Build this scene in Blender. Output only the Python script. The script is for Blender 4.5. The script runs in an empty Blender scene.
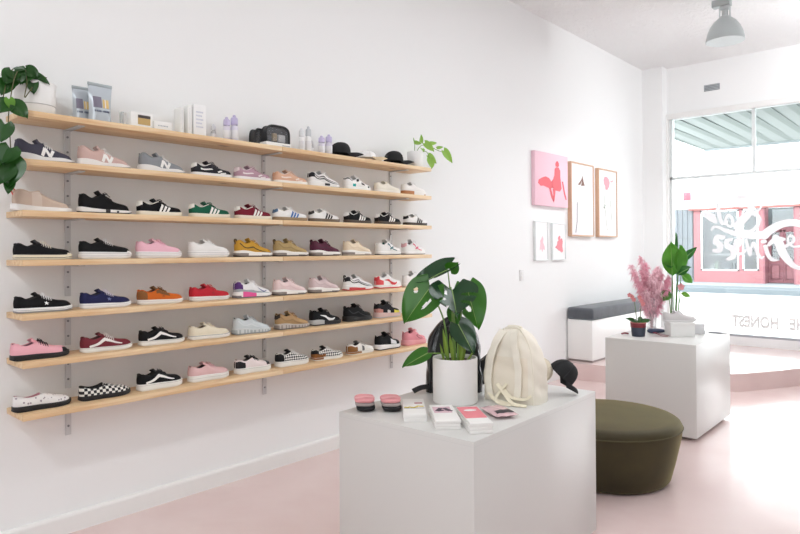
import bpy, bmesh, math, random
from mathutils import Vector, Matrix
random.seed(7)
S = bpy.context.scene
COL = S.collection
PI = math.pi
VIEW = math.radians(-47.72)          # turn of things that face the shop's entrance corner

# ------------------------------------------------------------------ materials
def lin(h):
    h = h.lstrip('#')
    out = []
    for i in (0, 2, 4):
        c = int(h[i:i+2], 16) / 255
        out.append(c / 12.92 if c <= .04045 else ((c + .055) / 1.055) ** 2.4)
    return (*out, 1.0)
_mc = {}
def M(h, rough=.6, metal=0, bump=0, bscale=300, spec=.5, var=0, vscale=8, coat=0, trans=0, sheen=0):
    key = (h, rough, metal, bump, bscale, spec, var, vscale, coat, trans, sheen)
    if key in _mc: return _mc[key]
    m = bpy.data.materials.new('mat_' + h.strip('#')); m.use_nodes = True
    nt = m.node_tree; b = nt.nodes['Principled BSDF']
    b.inputs['Base Color'].default_value = lin(h)
    b.inputs['Roughness'].default_value = rough
    b.inputs['Metallic'].default_value = metal
    b.inputs['Specular IOR Level'].default_value = spec
    b.inputs['Coat Weight'].default_value = coat
    b.inputs['Transmission Weight'].default_value = trans
    b.inputs['Sheen Weight'].default_value = sheen
    if bump or var:
        tc = nt.nodes.new('ShaderNodeTexCoord')
        n = nt.nodes.new('ShaderNodeTexNoise'); n.inputs['Scale'].default_value = bscale
        nt.links.new(tc.outputs['Object'], n.inputs['Vector'])
        if bump:
            bp = nt.nodes.new('ShaderNodeBump'); bp.inputs['Strength'].default_value = bump
            bp.inputs['Distance'].default_value = .004
            nt.links.new(n.outputs['Fac'], bp.inputs['Height']); nt.links.new(bp.outputs['Normal'], b.inputs['Normal'])
        if var:
            n2 = nt.nodes.new('ShaderNodeTexNoise'); n2.inputs['Scale'].default_value = vscale
            nt.links.new(tc.outputs['Object'], n2.inputs['Vector'])
            mx = nt.nodes.new('ShaderNodeMixRGB'); c = lin(h)
            mx.inputs[1].default_value = tuple(max(0, v * (1 - var)) for v in c[:3]) + (1,)
            mx.inputs[2].default_value = tuple(min(1, v * (1 + var)) for v in c[:3]) + (1,)
            nt.links.new(n2.outputs['Fac'], mx.inputs[0]); nt.links.new(mx.outputs[0], b.inputs['Base Color'])
    _mc[key] = m
    return m

def mat_wood():
    m = bpy.data.materials.new('pine'); m.use_nodes = True
    nt = m.node_tree; N = nt.nodes; Lk = nt.links; b = N['Principled BSDF']
    tc = N.new('ShaderNodeTexCoord'); mp = N.new('ShaderNodeMapping')
    mp.inputs['Scale'].default_value = (1.2, 22, 26)
    Lk.new(tc.outputs['Object'], mp.inputs['Vector'])
    n = N.new('ShaderNodeTexNoise'); n.inputs['Scale'].default_value = 2.2; n.inputs['Detail'].default_value = 6
    n.inputs['Distortion'].default_value = .6
    Lk.new(mp.outputs[0], n.inputs['Vector'])
    r = N.new('ShaderNodeValToRGB')
    r.color_ramp.elements[0].position = .3; r.color_ramp.elements[0].color = lin('#d9b081')
    r.color_ramp.elements[1].position = .72; r.color_ramp.elements[1].color = lin('#f2d9b2')
    Lk.new(n.outputs['Fac'], r.inputs[0])
    v = N.new('ShaderNodeTexVoronoi'); v.inputs['Scale'].default_value = 1.0
    mp2 = N.new('ShaderNodeMapping'); mp2.inputs['Scale'].default_value = (2.3, 7, 9)
    Lk.new(tc.outputs['Object'], mp2.inputs['Vector']); Lk.new(mp2.outputs[0], v.inputs['Vector'])
    kr = N.new('ShaderNodeValToRGB')
    kr.color_ramp.elements[0].position = .05; kr.color_ramp.elements[0].color = lin('#8a5a33')
    kr.color_ramp.elements[1].position = .13; kr.color_ramp.elements[1].color = (1, 1, 1, 1)
    Lk.new(v.outputs['Distance'], kr.inputs[0])
    mx = N.new('ShaderNodeMixRGB'); mx.blend_type = 'MULTIPLY'; mx.inputs[0].default_value = 1
    Lk.new(r.outputs[0], mx.inputs[1]); Lk.new(kr.outputs[0], mx.inputs[2])
    Lk.new(mx.outputs[0], b.inputs['Base Color']); b.inputs['Roughness'].default_value = .5
    return m

def mat_checker(c1, c2, scale, diag=False):
    m = bpy.data.materials.new('checker'); m.use_nodes = True
    nt = m.node_tree; b = nt.nodes['Principled BSDF']
    uv = nt.nodes.new('ShaderNodeUVMap'); ck = nt.nodes.new('ShaderNodeTexChecker')
    mp = nt.nodes.new('ShaderNodeMapping')
    if diag: mp.inputs['Rotation'].default_value = (0, 0, PI / 4)
    nt.links.new(uv.outputs[0], mp.inputs['Vector']); nt.links.new(mp.outputs[0], ck.inputs['Vector'])
    ck.inputs['Color1'].default_value = lin(c1); ck.inputs['Color2'].default_value = lin(c2)
    ck.inputs['Scale'].default_value = scale
    nt.links.new(ck.outputs[0], b.inputs['Base Color']); b.inputs['Roughness'].default_value = .8
    return m

def mat_spots(c1, c2, scale):
    m = bpy.data.materials.new('sprigs'); m.use_nodes = True
    nt = m.node_tree; b = nt.nodes['Principled BSDF']
    uv = nt.nodes.new('ShaderNodeUVMap'); v = nt.nodes.new('ShaderNodeTexVoronoi'); v.inputs['Scale'].default_value = scale
    r = nt.nodes.new('ShaderNodeValToRGB')
    r.color_ramp.elements[0].position = .2; r.color_ramp.elements[0].color = lin(c2)
    r.color_ramp.elements[1].position = .27; r.color_ramp.elements[1].color = lin(c1)
    nt.links.new(uv.outputs[0], v.inputs['Vector']); nt.links.new(v.outputs['Distance'], r.inputs[0])
    nt.links.new(r.outputs[0], b.inputs['Base Color']); b.inputs['Roughness'].default_value = .8
    return m

def mat_leaf(c1, c2, rough=.35, trans=.35, scale=5):
    m = bpy.data.materials.new('leaf'); m.use_nodes = True
    nt = m.node_tree; N = nt.nodes; Lk = nt.links; b = N['Principled BSDF']; o = N['Material Output']
    tc = N.new('ShaderNodeTexCoord'); n = N.new('ShaderNodeTexNoise'); n.inputs['Scale'].default_value = scale
    Lk.new(tc.outputs['Object'], n.inputs['Vector'])
    mx = N.new('ShaderNodeMixRGB'); mx.inputs[1].default_value = lin(c1); mx.inputs[2].default_value = lin(c2)
    Lk.new(n.outputs['Fac'], mx.inputs[0]); Lk.new(mx.outputs[0], b.inputs['Base Color'])
    b.inputs['Roughness'].default_value = rough
    t = N.new('ShaderNodeBsdfTranslucent'); Lk.new(mx.outputs[0], t.inputs['Color'])
    ms = N.new('ShaderNodeMixShader'); ms.inputs[0].default_value = trans
    Lk.new(b.outputs[0], ms.inputs[1]); Lk.new(t.outputs[0], ms.inputs[2]); Lk.new(ms.outputs[0], o.inputs[0])
    return m

def mat_glass(tint=(1, 1, 1), refl=1.0):
    m = bpy.data.materials.new('pane_glass'); m.use_nodes = True
    nt = m.node_tree; N = nt.nodes; Lk = nt.links; o = N['Material Output']; N.remove(N['Principled BSDF'])
    t = N.new('ShaderNodeBsdfTransparent'); t.inputs[0].default_value = (*tint, 1)
    g = N.new('ShaderNodeBsdfGlossy'); g.inputs['Roughness'].default_value = .02
    f = N.new('ShaderNodeFresnel'); f.inputs[0].default_value = 1.45
    ms = N.new('ShaderNodeMixShader'); Lk.new(f.outputs[0], ms.inputs[0])
    Lk.new(t.outputs[0], ms.inputs[1]); Lk.new(g.outputs[0], ms.inputs[2]); Lk.new(ms.outputs[0], o.inputs[0])
    return m

def mat_sheet(h, alpha, rough=.25):
    """thin clear plastic"""
    m = bpy.data.materials.new('clear_sheet'); m.use_nodes = True
    nt = m.node_tree; N = nt.nodes; Lk = nt.links; o = N['Material Output']; b = N['Principled BSDF']
    b.inputs['Base Color'].default_value = lin(h); b.inputs['Roughness'].default_value = rough
    t = N.new('ShaderNodeBsdfTransparent')
    ms = N.new('ShaderNodeMixShader'); ms.inputs[0].default_value = alpha
    Lk.new(t.outputs[0], ms.inputs[1]); Lk.new(b.outputs[0], ms.inputs[2]); Lk.new(ms.outputs[0], o.inputs[0])
    return m

def mat_emit(h, s):
    m = bpy.data.materials.new('lamp_glow'); m.use_nodes = True
    nt = m.node_tree; N = nt.nodes; N.remove(N['Principled BSDF'])
    e = N.new('ShaderNodeEmission'); e.inputs[0].default_value = lin(h); e.inputs[1].default_value = s
    nt.links.new(e.outputs[0], N['Material Output'].inputs[0])
    return m

# ------------------------------------------------------------------ mesh building
class MB:
    def __init__(s): s.v = []; s.f = []; s.m = []; s.uv = None
    def add(s, vs, fs, mi=0):
        o = len(s.v); s.v += [tuple(p) for p in vs]
        for k, f in enumerate(fs):
            s.f.append(tuple(i + o for i in f)); s.m.append(mi[k] if isinstance(mi, list) else mi)
        return s
    def box(s, c, d, mi=0, rz=0, bev=0.0, seg=2):
        bm = bmesh.new(); bmesh.ops.create_cube(bm, size=1)
        for v in bm.verts: v.co = Vector((v.co.x * d[0], v.co.y * d[1], v.co.z * d[2]))
        if bev: bmesh.ops.bevel(bm, geom=bm.edges[:], offset=bev, segments=seg, affect='EDGES', profile=.5)
        R = Matrix.Rotation(rz, 4, 'Z')
        bm.verts.index_update()
        s.add([R @ v.co + Vector(c) for v in bm.verts], [[v.index for v in f.verts] for f in bm.faces], mi)
        bm.free(); return s
    def tube(s, pts, r, n=8, mi=0, caps=True):
        pts = [Vector(p) for p in pts]; k = len(pts)
        rs = r if isinstance(r, (list, tuple)) else [r] * k
        vs = []; fs = []; up = None
        for i, p in enumerate(pts):
            d = (pts[min(i + 1, k - 1)] - pts[max(i - 1, 0)])
            d = d.normalized() if d.length > 1e-9 else Vector((0, 0, 1))
            if up is None: up = Vector((0, 0, 1)) if abs(d.z) < .9 else Vector((1, 0, 0))
            a = d.cross(up)
            if a.length < 1e-6: a = d.cross(Vector((0, 1, 0)))
            a.normalize(); bb = a.cross(d).normalized(); up = bb
            for j in range(n):
                t = 2 * PI * j / n; vs.append(p + (a * math.cos(t) + bb * math.sin(t)) * rs[i])
        for i in range(k - 1):
            for j in range(n):
                fs.append((i * n + j, i * n + (j + 1) % n, (i + 1) * n + (j + 1) % n, (i + 1) * n + j))
        if caps: fs.append(tuple(range(n))[::-1]); fs.append(tuple((k - 1) * n + j for j in range(n)))
        return s.add(vs, fs, mi)
    def lathe(s, prof, n=32, mi=0, c=(0, 0, 0), M4=None):
        vs = []; fs = []
        for (r, z) in prof:
            for j in range(n):
                t = 2 * PI * j / n; vs.append(Vector((r * math.cos(t), r * math.sin(t), z)))
        k = len(prof)
        for i in range(k - 1):
            for j in range(n):
                fs.append((i * n + j, i * n + (j + 1) % n, (i + 1) * n + (j + 1) % n, (i + 1) * n + j))
        if prof[0][0] > 1e-4: fs.append(tuple(range(n))[::-1])
        if prof[-1][0] > 1e-4: fs.append(tuple((k - 1) * n + j for j in range(n)))
        vs = [(M4 @ v if M4 else v) + Vector(c) for v in vs]
        return s.add(vs, fs, mi)
    def grid(s, fn, nu, nv, mi=0, skip=None, wrapv=False):
        vs = [fn(i / nu, j / nv) for i in range(nu + 1) for j in range(nv + (0 if wrapv else 1))]
        w = nv + (0 if wrapv else 1); fs = []
        for i in range(nu):
            for j in range(nv):
                if skip and skip((i + .5) / nu, (j + .5) / nv): continue
                fs.append((i * w + j, (i + 1) * w + j, (i + 1) * w + (j + 1) % w, i * w + (j + 1) % w))
        return s.add(vs, fs, mi)
    def prism(s, poly, axis, a, b, mi=0):
        """outline in 2-D, pushed from a to b along an axis (0 x, 1 y, 2 z)"""
        n = len(poly)
        def P(q, h):
            return (h, q[0], q[1]) if axis == 0 else ((q[0], h, q[1]) if axis == 1 else (q[0], q[1], h))
        vs = [P(q, a) for q in poly] + [P(q, b) for q in poly]
        fs = [tuple(range(n))[::-1], tuple(range(n, 2 * n))] + [(i, (i + 1) % n, n + (i + 1) % n, n + i) for i in range(n)]
        return s.add(vs, fs, mi)
    def ribbon(s, pts, ws, th, out, mi=0):
        """flat band along pts, half-widths ws, thickness th along out"""
        pts = [Vector(p) for p in pts]; out = Vector(out).normalized(); k = len(pts); vs = []
        for i, p in enumerate(pts):
            d = (pts[min(i + 1, k - 1)] - pts[max(i - 1, 0)]).normalized()
            sd = d.cross(out)
            sd = sd.normalized() if sd.length > 1e-6 else Vector((1, 0, 0))
            w = ws[i] if isinstance(ws, (list, tuple)) else ws
            vs += [p - sd * w, p + sd * w, p + sd * w + out * th, p - sd * w + out * th]
        fs = []
        for i in range(k - 1):
            a = i * 4; b = a + 4
            for j in range(4): fs.append((a + j, a + (j + 1) % 4, b + (j + 1) % 4, b + j))
        fs += [(3, 2, 1, 0), (4 * k - 4, 4 * k - 3, 4 * k - 2, 4 * k - 1)]
        return s.add(vs, fs, mi)
    def build(s, name, mats, parent=None, loc=(0, 0, 0), rz=0, smooth=True, angle=40, fix=True, label=None):
        me = bpy.data.meshes.new(name); me.from_pydata(s.v, [], s.f)
        mats = mats if isinstance(mats, (list, tuple)) else [mats]
        for m in mats: me.materials.append(m)
        for p, mi in zip(me.polygons, s.m): p.material_index = mi
        if s.uv:
            l = me.uv_layers.new(name='UVMap')
            for i, lp in enumerate(me.loops): l.data[i].uv = s.uv[lp.vertex_index]
        if fix:
            bm = bmesh.new(); bm.from_mesh(me); bmesh.ops.recalc_face_normals(bm, faces=bm.faces[:]); bm.to_mesh(me); bm.free()
        if smooth:
            for p in me.polygons: p.use_smooth = True
            me.set_sharp_from_angle(angle=math.radians(angle))
        o = bpy.data.objects.new(name, me); COL.objects.link(o)
        o.location = loc; o.rotation_euler = (0, 0, rz)
        if parent: o.parent = parent
        if label: o['label'] = label
        return o

def tag(o, label, cat, group=None):
    o['label'] = label; o['category'] = cat
    if group: o['group'] = group
    return o
def thing(name, label, cat, loc=(0, 0, 0), rz=0, group=None):
    o = bpy.data.objects.new(name, None); COL.objects.link(o); o.empty_display_size = .05
    o.location = loc; o.rotation_euler = (0, 0, rz)
    return tag(o, label, cat, group)
def struct(o): o['kind'] = 'structure'; return o
def interp(tab, t):
    if t <= tab[0][0]: return tab[0][1]
    for (a, x), (b, y) in zip(tab, tab[1:]):
        if t <= b:
            k = (t - a) / (b - a); return x + (y - x) * k
    return tab[-1][1]
def sinterp(tab, t):
    """smooth (Catmull-Rom) version of interp"""
    n = len(tab)
    if t <= tab[0][0]: return tab[0][1]
    if t >= tab[-1][0]: return tab[-1][1]
    for i in range(n - 1):
        if t <= tab[i + 1][0]:
            x0, y0 = tab[max(i - 1, 0)]; x1, y1 = tab[i]; x2, y2 = tab[i + 1]; x3, y3 = tab[min(i + 2, n - 1)]
            h = x2 - x1; k = (t - x1) / h
            m1 = (y2 - y0) / (x2 - x0) if x2 > x0 else 0; m2 = (y3 - y1) / (x3 - x1) if x3 > x1 else 0
            k2 = k * k; k3 = k2 * k
            return (2*k3 - 3*k2 + 1) * y1 + (k3 - 2*k2 + k) * h * m1 + (-2*k3 + 3*k2) * y2 + (k3 - k2) * h * m2
def smooth_path(pts, per=6):
    pts = [Vector(p) for p in pts]; n = len(pts); out = []
    for i in range(n - 1):
        p0 = pts[max(i - 1, 0)]; p1 = pts[i]; p2 = pts[i + 1]; p3 = pts[min(i + 2, n - 1)]
        for k in range(per):
            t = k / per
            out.append(.5 * ((2 * p1) + (p2 - p0) * t + (2*p0 - 5*p1 + 4*p2 - p3) * t*t + (3*p1 - p0 - 3*p2 + p3) * t**3))
    out.append(pts[-1]); return out

WHITE = M('#f0f0ee', .55)
PAINT = M('#f4f5f5', .85, bump=.03, bscale=60)
GLOSSW = M('#f2f2f0', .28)
PINE = mat_wood()
GLASS = mat_glass()
# light levels
SKY, EXPO = 8.0, 0.06
LAMPS = [('track_fill_spot', (-1.3, -2.45, 3.9), (2.6, 0, 1.0), 105, 95), ('track_fill_spot', (7.9, -3.6, 3.4), (9.4, -1.6, 4.0), 135, 140)]  # track light behind the shelf shadows, then an added fill brightening the front wall
CEIL_FILLS = [('ceiling_fill', (-2.3, -4.9, 4.0), (2.2, 2.6), 88), ('ceiling_fill', (3.6, -2.6, 4.05), (4.5, .5), 37), ('ceiling_fill', (5.6, -3.8, 4.0), (3.0, 2), 27)]  # unseen area lights added below the ceiling as soft fill, no real fixtures
# ------------------------------------------------------------------ the room
CEIL = 4.08
def mat_floor():
    m = M('#e6c6c6', .16).copy(); nt = m.node_tree; b = nt.nodes['Principled BSDF']; N = nt.nodes; Lk = nt.links
    tc = N.new('ShaderNodeTexCoord'); n = N.new('ShaderNodeTexNoise'); n.inputs['Scale'].default_value = .9
    n.inputs['Detail'].default_value = 4; n.inputs['Distortion'].default_value = 1.5
    Lk.new(tc.outputs['Object'], n.inputs['Vector'])
    r = N.new('ShaderNodeValToRGB')
    r.color_ramp.elements[0].position = .3; r.color_ramp.elements[0].color = lin('#dfc6c3')
    r.color_ramp.elements[1].position = .75; r.color_ramp.elements[1].color = lin('#e7d4d1')
    Lk.new(n.outputs['Fac'], r.inputs[0]); Lk.new(r.outputs[0], b.inputs['Base Color'])
    n2 = N.new('ShaderNodeTexNoise'); n2.inputs['Scale'].default_value = 2.5; n2.inputs['Detail'].default_value = 3
    Lk.new(tc.outputs['Object'], n2.inputs['Vector'])
    bp = N.new('ShaderNodeBump'); bp.inputs['Strength'].default_value = .12; bp.inputs['Distance'].default_value = .02
    Lk.new(n2.outputs['Fac'], bp.inputs['Height']); Lk.new(bp.outputs[0], b.inputs['Normal'])
    return m
FLOORM = mat_floor()
def mat_ceiling():
    m = M('#f8f8f8', .9).copy(); nt = m.node_tree; b = nt.nodes['Principled BSDF']; N = nt.nodes; Lk = nt.links
    tc = N.new('ShaderNodeTexCoord'); n = N.new('ShaderNodeTexNoise'); n.inputs['Scale'].default_value = 9
    n.inputs['Detail'].default_value = 8; n.inputs['Roughness'].default_value = .7; n.inputs['Distortion'].default_value = 1.2
    Lk.new(tc.outputs['Object'], n.inputs['Vector'])
    bp = N.new('ShaderNodeBump'); bp.inputs['Strength'].default_value = .8; bp.inputs['Distance'].default_value = .05
    Lk.new(n.outputs['Fac'], bp.inputs['Height']); Lk.new(bp.outputs[0], b.inputs['Normal'])
    return m
X0, X1, Y1 = -3.6, 9.4, -6.5
def slab(name, boxes, mat, parent=None, bev=0):
    mb = MB()
    for (a, b) in boxes:
        mb.box([(p + q) / 2 for p, q in zip(a, b)], [abs(q - p) for p, q in zip(a, b)], bev=bev)
    o = mb.build(name, mat, parent, smooth=bool(bev))
    if not parent: struct(o)
    return o
slab('floor', [((X0, Y1, -.2), (X1, 0, 0))], FLOORM)
slab('ceiling', [((X0, Y1, CEIL), (X1 + .2, .15, CEIL + .15))], mat_ceiling())
slab('wall_left', [((X0, 0, 0), (X1 + .2, .15, CEIL))], PAINT)
slab('wall_back', [((X0 - .15, Y1, 0), (X0, .15, CEIL))], PAINT)
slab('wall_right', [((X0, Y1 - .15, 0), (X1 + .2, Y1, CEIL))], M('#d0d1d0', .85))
WL, WR, WB, WT = -.31, -5.2, .30, 3.37
slab('wall_front', [((X1, Y1, WT), (X1 + .2, 0, CEIL)), ((X1, WL, 0), (X1 + .2, 0, WT)),
                    ((X1, Y1, 0), (X1 + .2, WR, WT)), ((X1, WR, 0), (X1 + .2, WL, WB))], PAINT)
slab('trim_1', [((9.2, -.283, .17), (9.4, 0, CEIL))], PAINT)                       # the pilaster in the corner
slab('trim_2', [((9.345, -.31, WB), (9.4, -.235, WT + .045)), ((9.345, WR, WT - .03), (9.4, -.31, WT + .045)),
                ((9.345, WR - .07, WB), (9.4, WR, WT + .045))], GLOSSW, bev=.006)
# baseboard with a rounded top edge
pb = [(0, 0), (-.03, 0), (-.03, .088), (-.026, .097), (-.018, .1), (0, .1)]
struct(MB().prism(pb, 0, X0, 6.68).build('baseboard_left', GLOSSW, smooth=False))
# raised platform with a curved front edge
edge = [(6.69, 0), (6.72, -.2), (6.79, -.55), (6.91, -1.05), (7.16, -1.66), (7.48, -1.89), (7.74, -2.03), (7.97, -2.15),
        (8.4, -2.45), (8.9, -2.85), (9.4, -3.3)]
ep = [(p.x, p.y) for p in smooth_path([(a, b, 0) for a, b in edge], 5)] + [(9.4, 0)]
struct(MB().prism(ep, 2, 0, .185).build('floor_platform', FLOORM, smooth=True, angle=30))
# shop window
win = bpy.data.objects.new('window_1', None); COL.objects.link(win); struct(win)
FR = M('#dfe5e5', .35)
slab('window_frame', [((9.41, WL, WB), (9.47, WL - .03, WT)), ((9.41, WR, WB), (9.47, WR + .03, WT)),
                      ((9.41, WR, WT - .03), (9.47, WL, WT))], FR, win)
slab('bottom_rail', [((9.40, WR, WB), (9.48, WL, WB + .03))], M('#a9adb3', .35), win)
slab('transom', [((9.41, WR, 2.475), (9.47, WL, 2.515))], FR, win)
for y in (-1.395, -2.48, -3.55, -4.5):
    slab('mullion', [((9.415, y - .02, 2.515), (9.465, y + .02, WT))], FR, win)
slab('mullion', [((9.415, -3.57, WB + .03), (9.465, -3.53, 2.475))], FR, win)
slab('pane', [((9.437, WR, WB + .03), (9.443, WL, 2.475))], GLASS, win)
slab('pane', [((9.437, WR, 2.515), (9.443, WL, WT))], GLASS, win)

# ------------------------------------------------------------------ lettering on the glass (seen from behind)
VINYL = bpy.data.materials.new('white_vinyl'); VINYL.use_nodes = True
_nt = VINYL.node_tree; _t = _nt.nodes.new('ShaderNodeBsdfTranslucent'); _t.inputs[0].default_value = lin('#f2f2f4')
_ms = _nt.nodes.new('ShaderNodeMixShader'); _ms.inputs[0].default_value = .06
_b = _nt.nodes['Principled BSDF']; _b.inputs['Base Color'].default_value = lin('#f2f2f4')
_nt.links.new(_b.outputs[0], _ms.inputs[1]); _nt.links.new(_t.outputs[0], _ms.inputs[2])
_nt.links.new(_ms.outputs[0], _nt.nodes['Material Output'].inputs[0])
lt = thing('window_lettering', 'white brush-script vinyl lettering of two slanted words on the shop window', 'sign', (9.432, 0, 0))
def strokes(name, lst, fat=.72, cell=.007):
    import numpy as np
    caps = []
    for pts, w in lst:
        sp = smooth_path([(u, z, 0) for u, z in pts], 5) if len(pts) > 2 else [Vector((u, z, 0)) for u, z in pts]
        n = len(sp)
        for i in range(n - 1):
            ww = [interp([(k / (len(w) - 1), x) for k, x in enumerate(w)], q / (n - 1)) if isinstance(w, list) else w for q in (i, i + 1)]
            caps.append((sp[i].x, sp[i].y, sp[i + 1].x, sp[i + 1].y, ww[0], ww[1]))
    x0 = min(min(q[0], q[2]) for q in caps) - .1; x1 = max(max(q[0], q[2]) for q in caps) + .1
    y0 = min(min(q[1], q[3]) for q in caps) - .1; y1 = max(max(q[1], q[3]) for q in caps) + .1
    gx = np.arange(x0, x1, cell); gy = np.arange(y0, y1, cell); XX, YY = np.meshgrid(gx, gy, indexing='ij'); F = np.full(XX.shape, 9.0)
    for ax, ay, bx_, by, ra, rb in caps:
        dx, dy = bx_ - ax, by - ay; l2 = dx * dx + dy * dy + 1e-9
        t = np.clip(((XX - ax) * dx + (YY - ay) * dy) / l2, 0, 1)
        F = np.minimum(F, np.hypot(XX - ax - t * dx, YY - ay - t * dy) - (ra + (rb - ra) * t) * fat)
    mb = MB(); idx = {}
    def vid(key, p):
        if key not in idx: idx[key] = len(mb.v); mb.v.append((-.0012 if name == 'swoosh' else 0, -p[0], p[1]))
        return idx[key]
    for i in range(len(gx) - 1):
        for j in range(len(gy) - 1):
            cs = [(i, j), (i + 1, j), (i + 1, j + 1), (i, j + 1)]; f = [F[q] for q in cs]
            if min(f) > 0: continue
            poly = []
            for k in range(4):
                p, q = cs[k], cs[(k + 1) % 4]
                if F[p] <= 0: poly.append(vid(('v', p), (gx[p[0]], gy[p[1]])))
                if (F[p] <= 0) != (F[q] <= 0):
                    t = F[p] / (F[p] - F[q]); a_ = (gx[p[0]], gy[p[1]]); b_ = (gx[q[0]], gy[q[1]])
                    poly.append(vid(('e', min(p, q), max(p, q)), (a_[0] + (b_[0] - a_[0]) * t, a_[1] + (b_[1] - a_[1]) * t)))
            if len(poly) >= 3: mb.f.append(tuple(poly)); mb.m.append(0)
    mb.build(name, VINYL, lt, smooth=False, fix=False)
strokes('word', [
    ([(1.25, 2.05), (1.19, 2.09), (1.21, 2.17), (1.30, 2.17), (1.36, 2.08), (1.335, 1.97), (1.25, 1.87), (1.19, 1.79), (1.222, 1.72), (1.319, 1.704), (1.416, 1.768), (1.452, 1.872), (1.417, 1.94), (1.39, 1.915)],
     [.02, .05, .055, .05, .055, .065, .075, .07, .05, .035, .03, .028, .025, .015]),
    ([(1.33, 1.93), (1.40, 1.965), (1.46, 2.01), (1.49, 2.09)], [.02, .022, .018, .012]),
    ([(1.076, 1.941), (1.035, 1.874), (1.07, 1.795), (1.125, 1.803), (1.118, 1.89), (1.076, 1.941), (1.05, 1.92)], .026),
    ([(.935, 2.09), (.95, 2.0), (.972, 1.89), (.995, 1.83), (1.04, 1.84), (1.07, 1.87)], [.03, .035, .035, .03, .02, .012]),
    ([(.73, 1.975), (.80, 1.955), (.86, 1.925), (.90, 1.885)], [.02, .06, .07, .04]),
    ([(.80, 1.95), (.86, 1.90), (.90, 1.86), (.93, 1.86)], [.05, .06, .04, .015])])
strokes('swoosh', [
    ([(.858, 1.74), (.885, 1.785), (.95, 1.775), (1.03, 1.735), (1.12, 1.70), (1.222, 1.672), (1.343, 1.66), (1.474, 1.66)], [.012, .02, .022, .026, .034, .044, .052, .055]),
    ([(1.51, 1.66), (1.579, 1.725), (1.694, 1.79), (1.807, 1.815), (1.93, 1.79), (2.06, 1.73), (2.2, 1.70)], [.06, .055, .05, .048, .045, .035, .015])], .95)
strokes('word', [
    ([(1.64, 1.62), (1.68, 1.54), (1.72, 1.42), (1.79, 1.31), (1.86, 1.245), (1.945, 1.225), (2.02, 1.25)], [.06, .075, .07, .055, .04, .025, .012]),
    ([(1.56, 1.53), (1.60, 1.575), (1.66, 1.61), (1.73, 1.60)], [.03, .04, .04, .03]),
    ([(1.70, 1.47), (1.78, 1.53), (1.838, 1.57), (1.835, 1.635), (1.79, 1.64), (1.778, 1.57), (1.82, 1.51), (1.89, 1.505), (1.96, 1.53), (2.05, 1.57)], [.03, .028, .024, .02, .018, .018, .018, .018, .016, .012]),
    ([(1.519, 1.51), (1.545, 1.41), (1.59, 1.34), (1.655, 1.33)], [.034, .036, .032, .015]),
    ([(1.488, 1.575), (1.512, 1.575)], .034),
    ([(1.29, 1.59), (1.315, 1.49), (1.335, 1.40), (1.35, 1.48), (1.375, 1.555), (1.405, 1.50), (1.43, 1.41), (1.47, 1.36), (1.50, 1.38)], [.028, .032, .03, .02, .024, .032, .032, .026, .012]),
    ([(1.172, 1.48), (1.21, 1.53), (1.225, 1.60), (1.175, 1.60), (1.15, 1.52), (1.18, 1.43), (1.25, 1.42), (1.30, 1.48)], [.02, .024, .024, .026, .03, .03, .026, .012]),
    ([(1.01, 1.64), (.93, 1.64), (.91, 1.58), (.97, 1.53), (.95, 1.46), (.88, 1.46)], [.04, .05, .05, .055, .05, .03]),
    ([(1.11, 1.61), (1.05, 1.58), (1.06, 1.52), (1.12, 1.47), (1.13, 1.38), (1.06, 1.34)], [.03, .045, .05, .055, .05, .03])])
def flat_text(s, size, mat, parent, name='word', depth=.001, bold=0):
    cu = bpy.data.curves.new('lettering', 'FONT'); cu.body = s; cu.size = size; cu.extrude = depth / 2; cu.offset = bold
    cu.align_x = 'CENTER'; cu.align_y = 'CENTER'
    ob = bpy.data.objects.new('lettering', cu); COL.objects.link(ob)
    me = bpy.data.meshes.new_from_object(ob.evaluated_get(bpy.context.evaluated_depsgraph_get()))
    bpy.data.objects.remove(ob); bpy.data.curves.remove(cu)
    me.name = name; me.materials.clear(); me.materials.append(mat)
    o = bpy.data.objects.new(name, me); COL.objects.link(o)
    if parent: o.parent = parent
    return o
FROST = mat_sheet('#f6f6f6', .93, .6)
lt2 = thing('window_lettering', 'pale frosted capital lettering in one low row along the foot of the shop window', 'sign', (9.432, -1.52, .5))
for s_, dy in (('THE', -.40), ('HONEST', .13)):
    o = flat_text(s_, .205, FROST, lt2, bold=.010); o.scale.x = .70
    o.rotation_euler = (PI / 2, 0, PI / 2); o.location = (0, dy, 0)

# ------------------------------------------------------------------ fittings on walls and ceiling
GREYM = M('#c9cfd0', .4, .3)
lamp = thing('pendant_lamp', 'grey dome pendant lamp glowing under the ceiling near the shop window', 'lamp', (7.0, -1.71, 0))
tilt = Matrix.Rotation(math.radians(6), 4, 'X')
o = MB().lathe([(.178, 0), (.182, .004), (.178, .03), (.165, .09), (.14, .15), (.105, .20), (.07, .23), (.066, .235),
            (.06, .228), (.10, .195), (.135, .145), (.16, .085), (.172, .03), (.174, .002)], 40).build('lamp_shade', M('#bcc4c5', .35), lamp, loc=(0, 0, 3.585))
o = MB().lathe([(0, .03), (.09, .028), (.165, .022), (.168, .026), (0, .036)], 40).build('lamp_diffuser', mat_emit('#ffffff', 6), lamp, loc=(0, 0, 3.585))
MB().lathe([(.05, 0), (.055, .005), (.055, .02), (.03, .03), (.028, .09), (.05, .1), (.05, .12)], 24).build('lamp_neck', GREYM, lamp, loc=(0, 0, 3.815))
mb = MB()
for s in (-1, 1): mb.box((0, s * .048, 3.885), (.03, .008, .10), bev=.002)
mb.build('lamp_yoke', GREYM, lamp)
MB().box((0, .03, 3.98), (.09, .17, .07), bev=.006).build('lamp_gear_box', M('#b4bdbd', .4), lamp)
MB().tube([(0, 0, 3.93), (0, 0, CEIL)], .012, 12).build('lamp_rod', GREYM, lamp)

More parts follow.
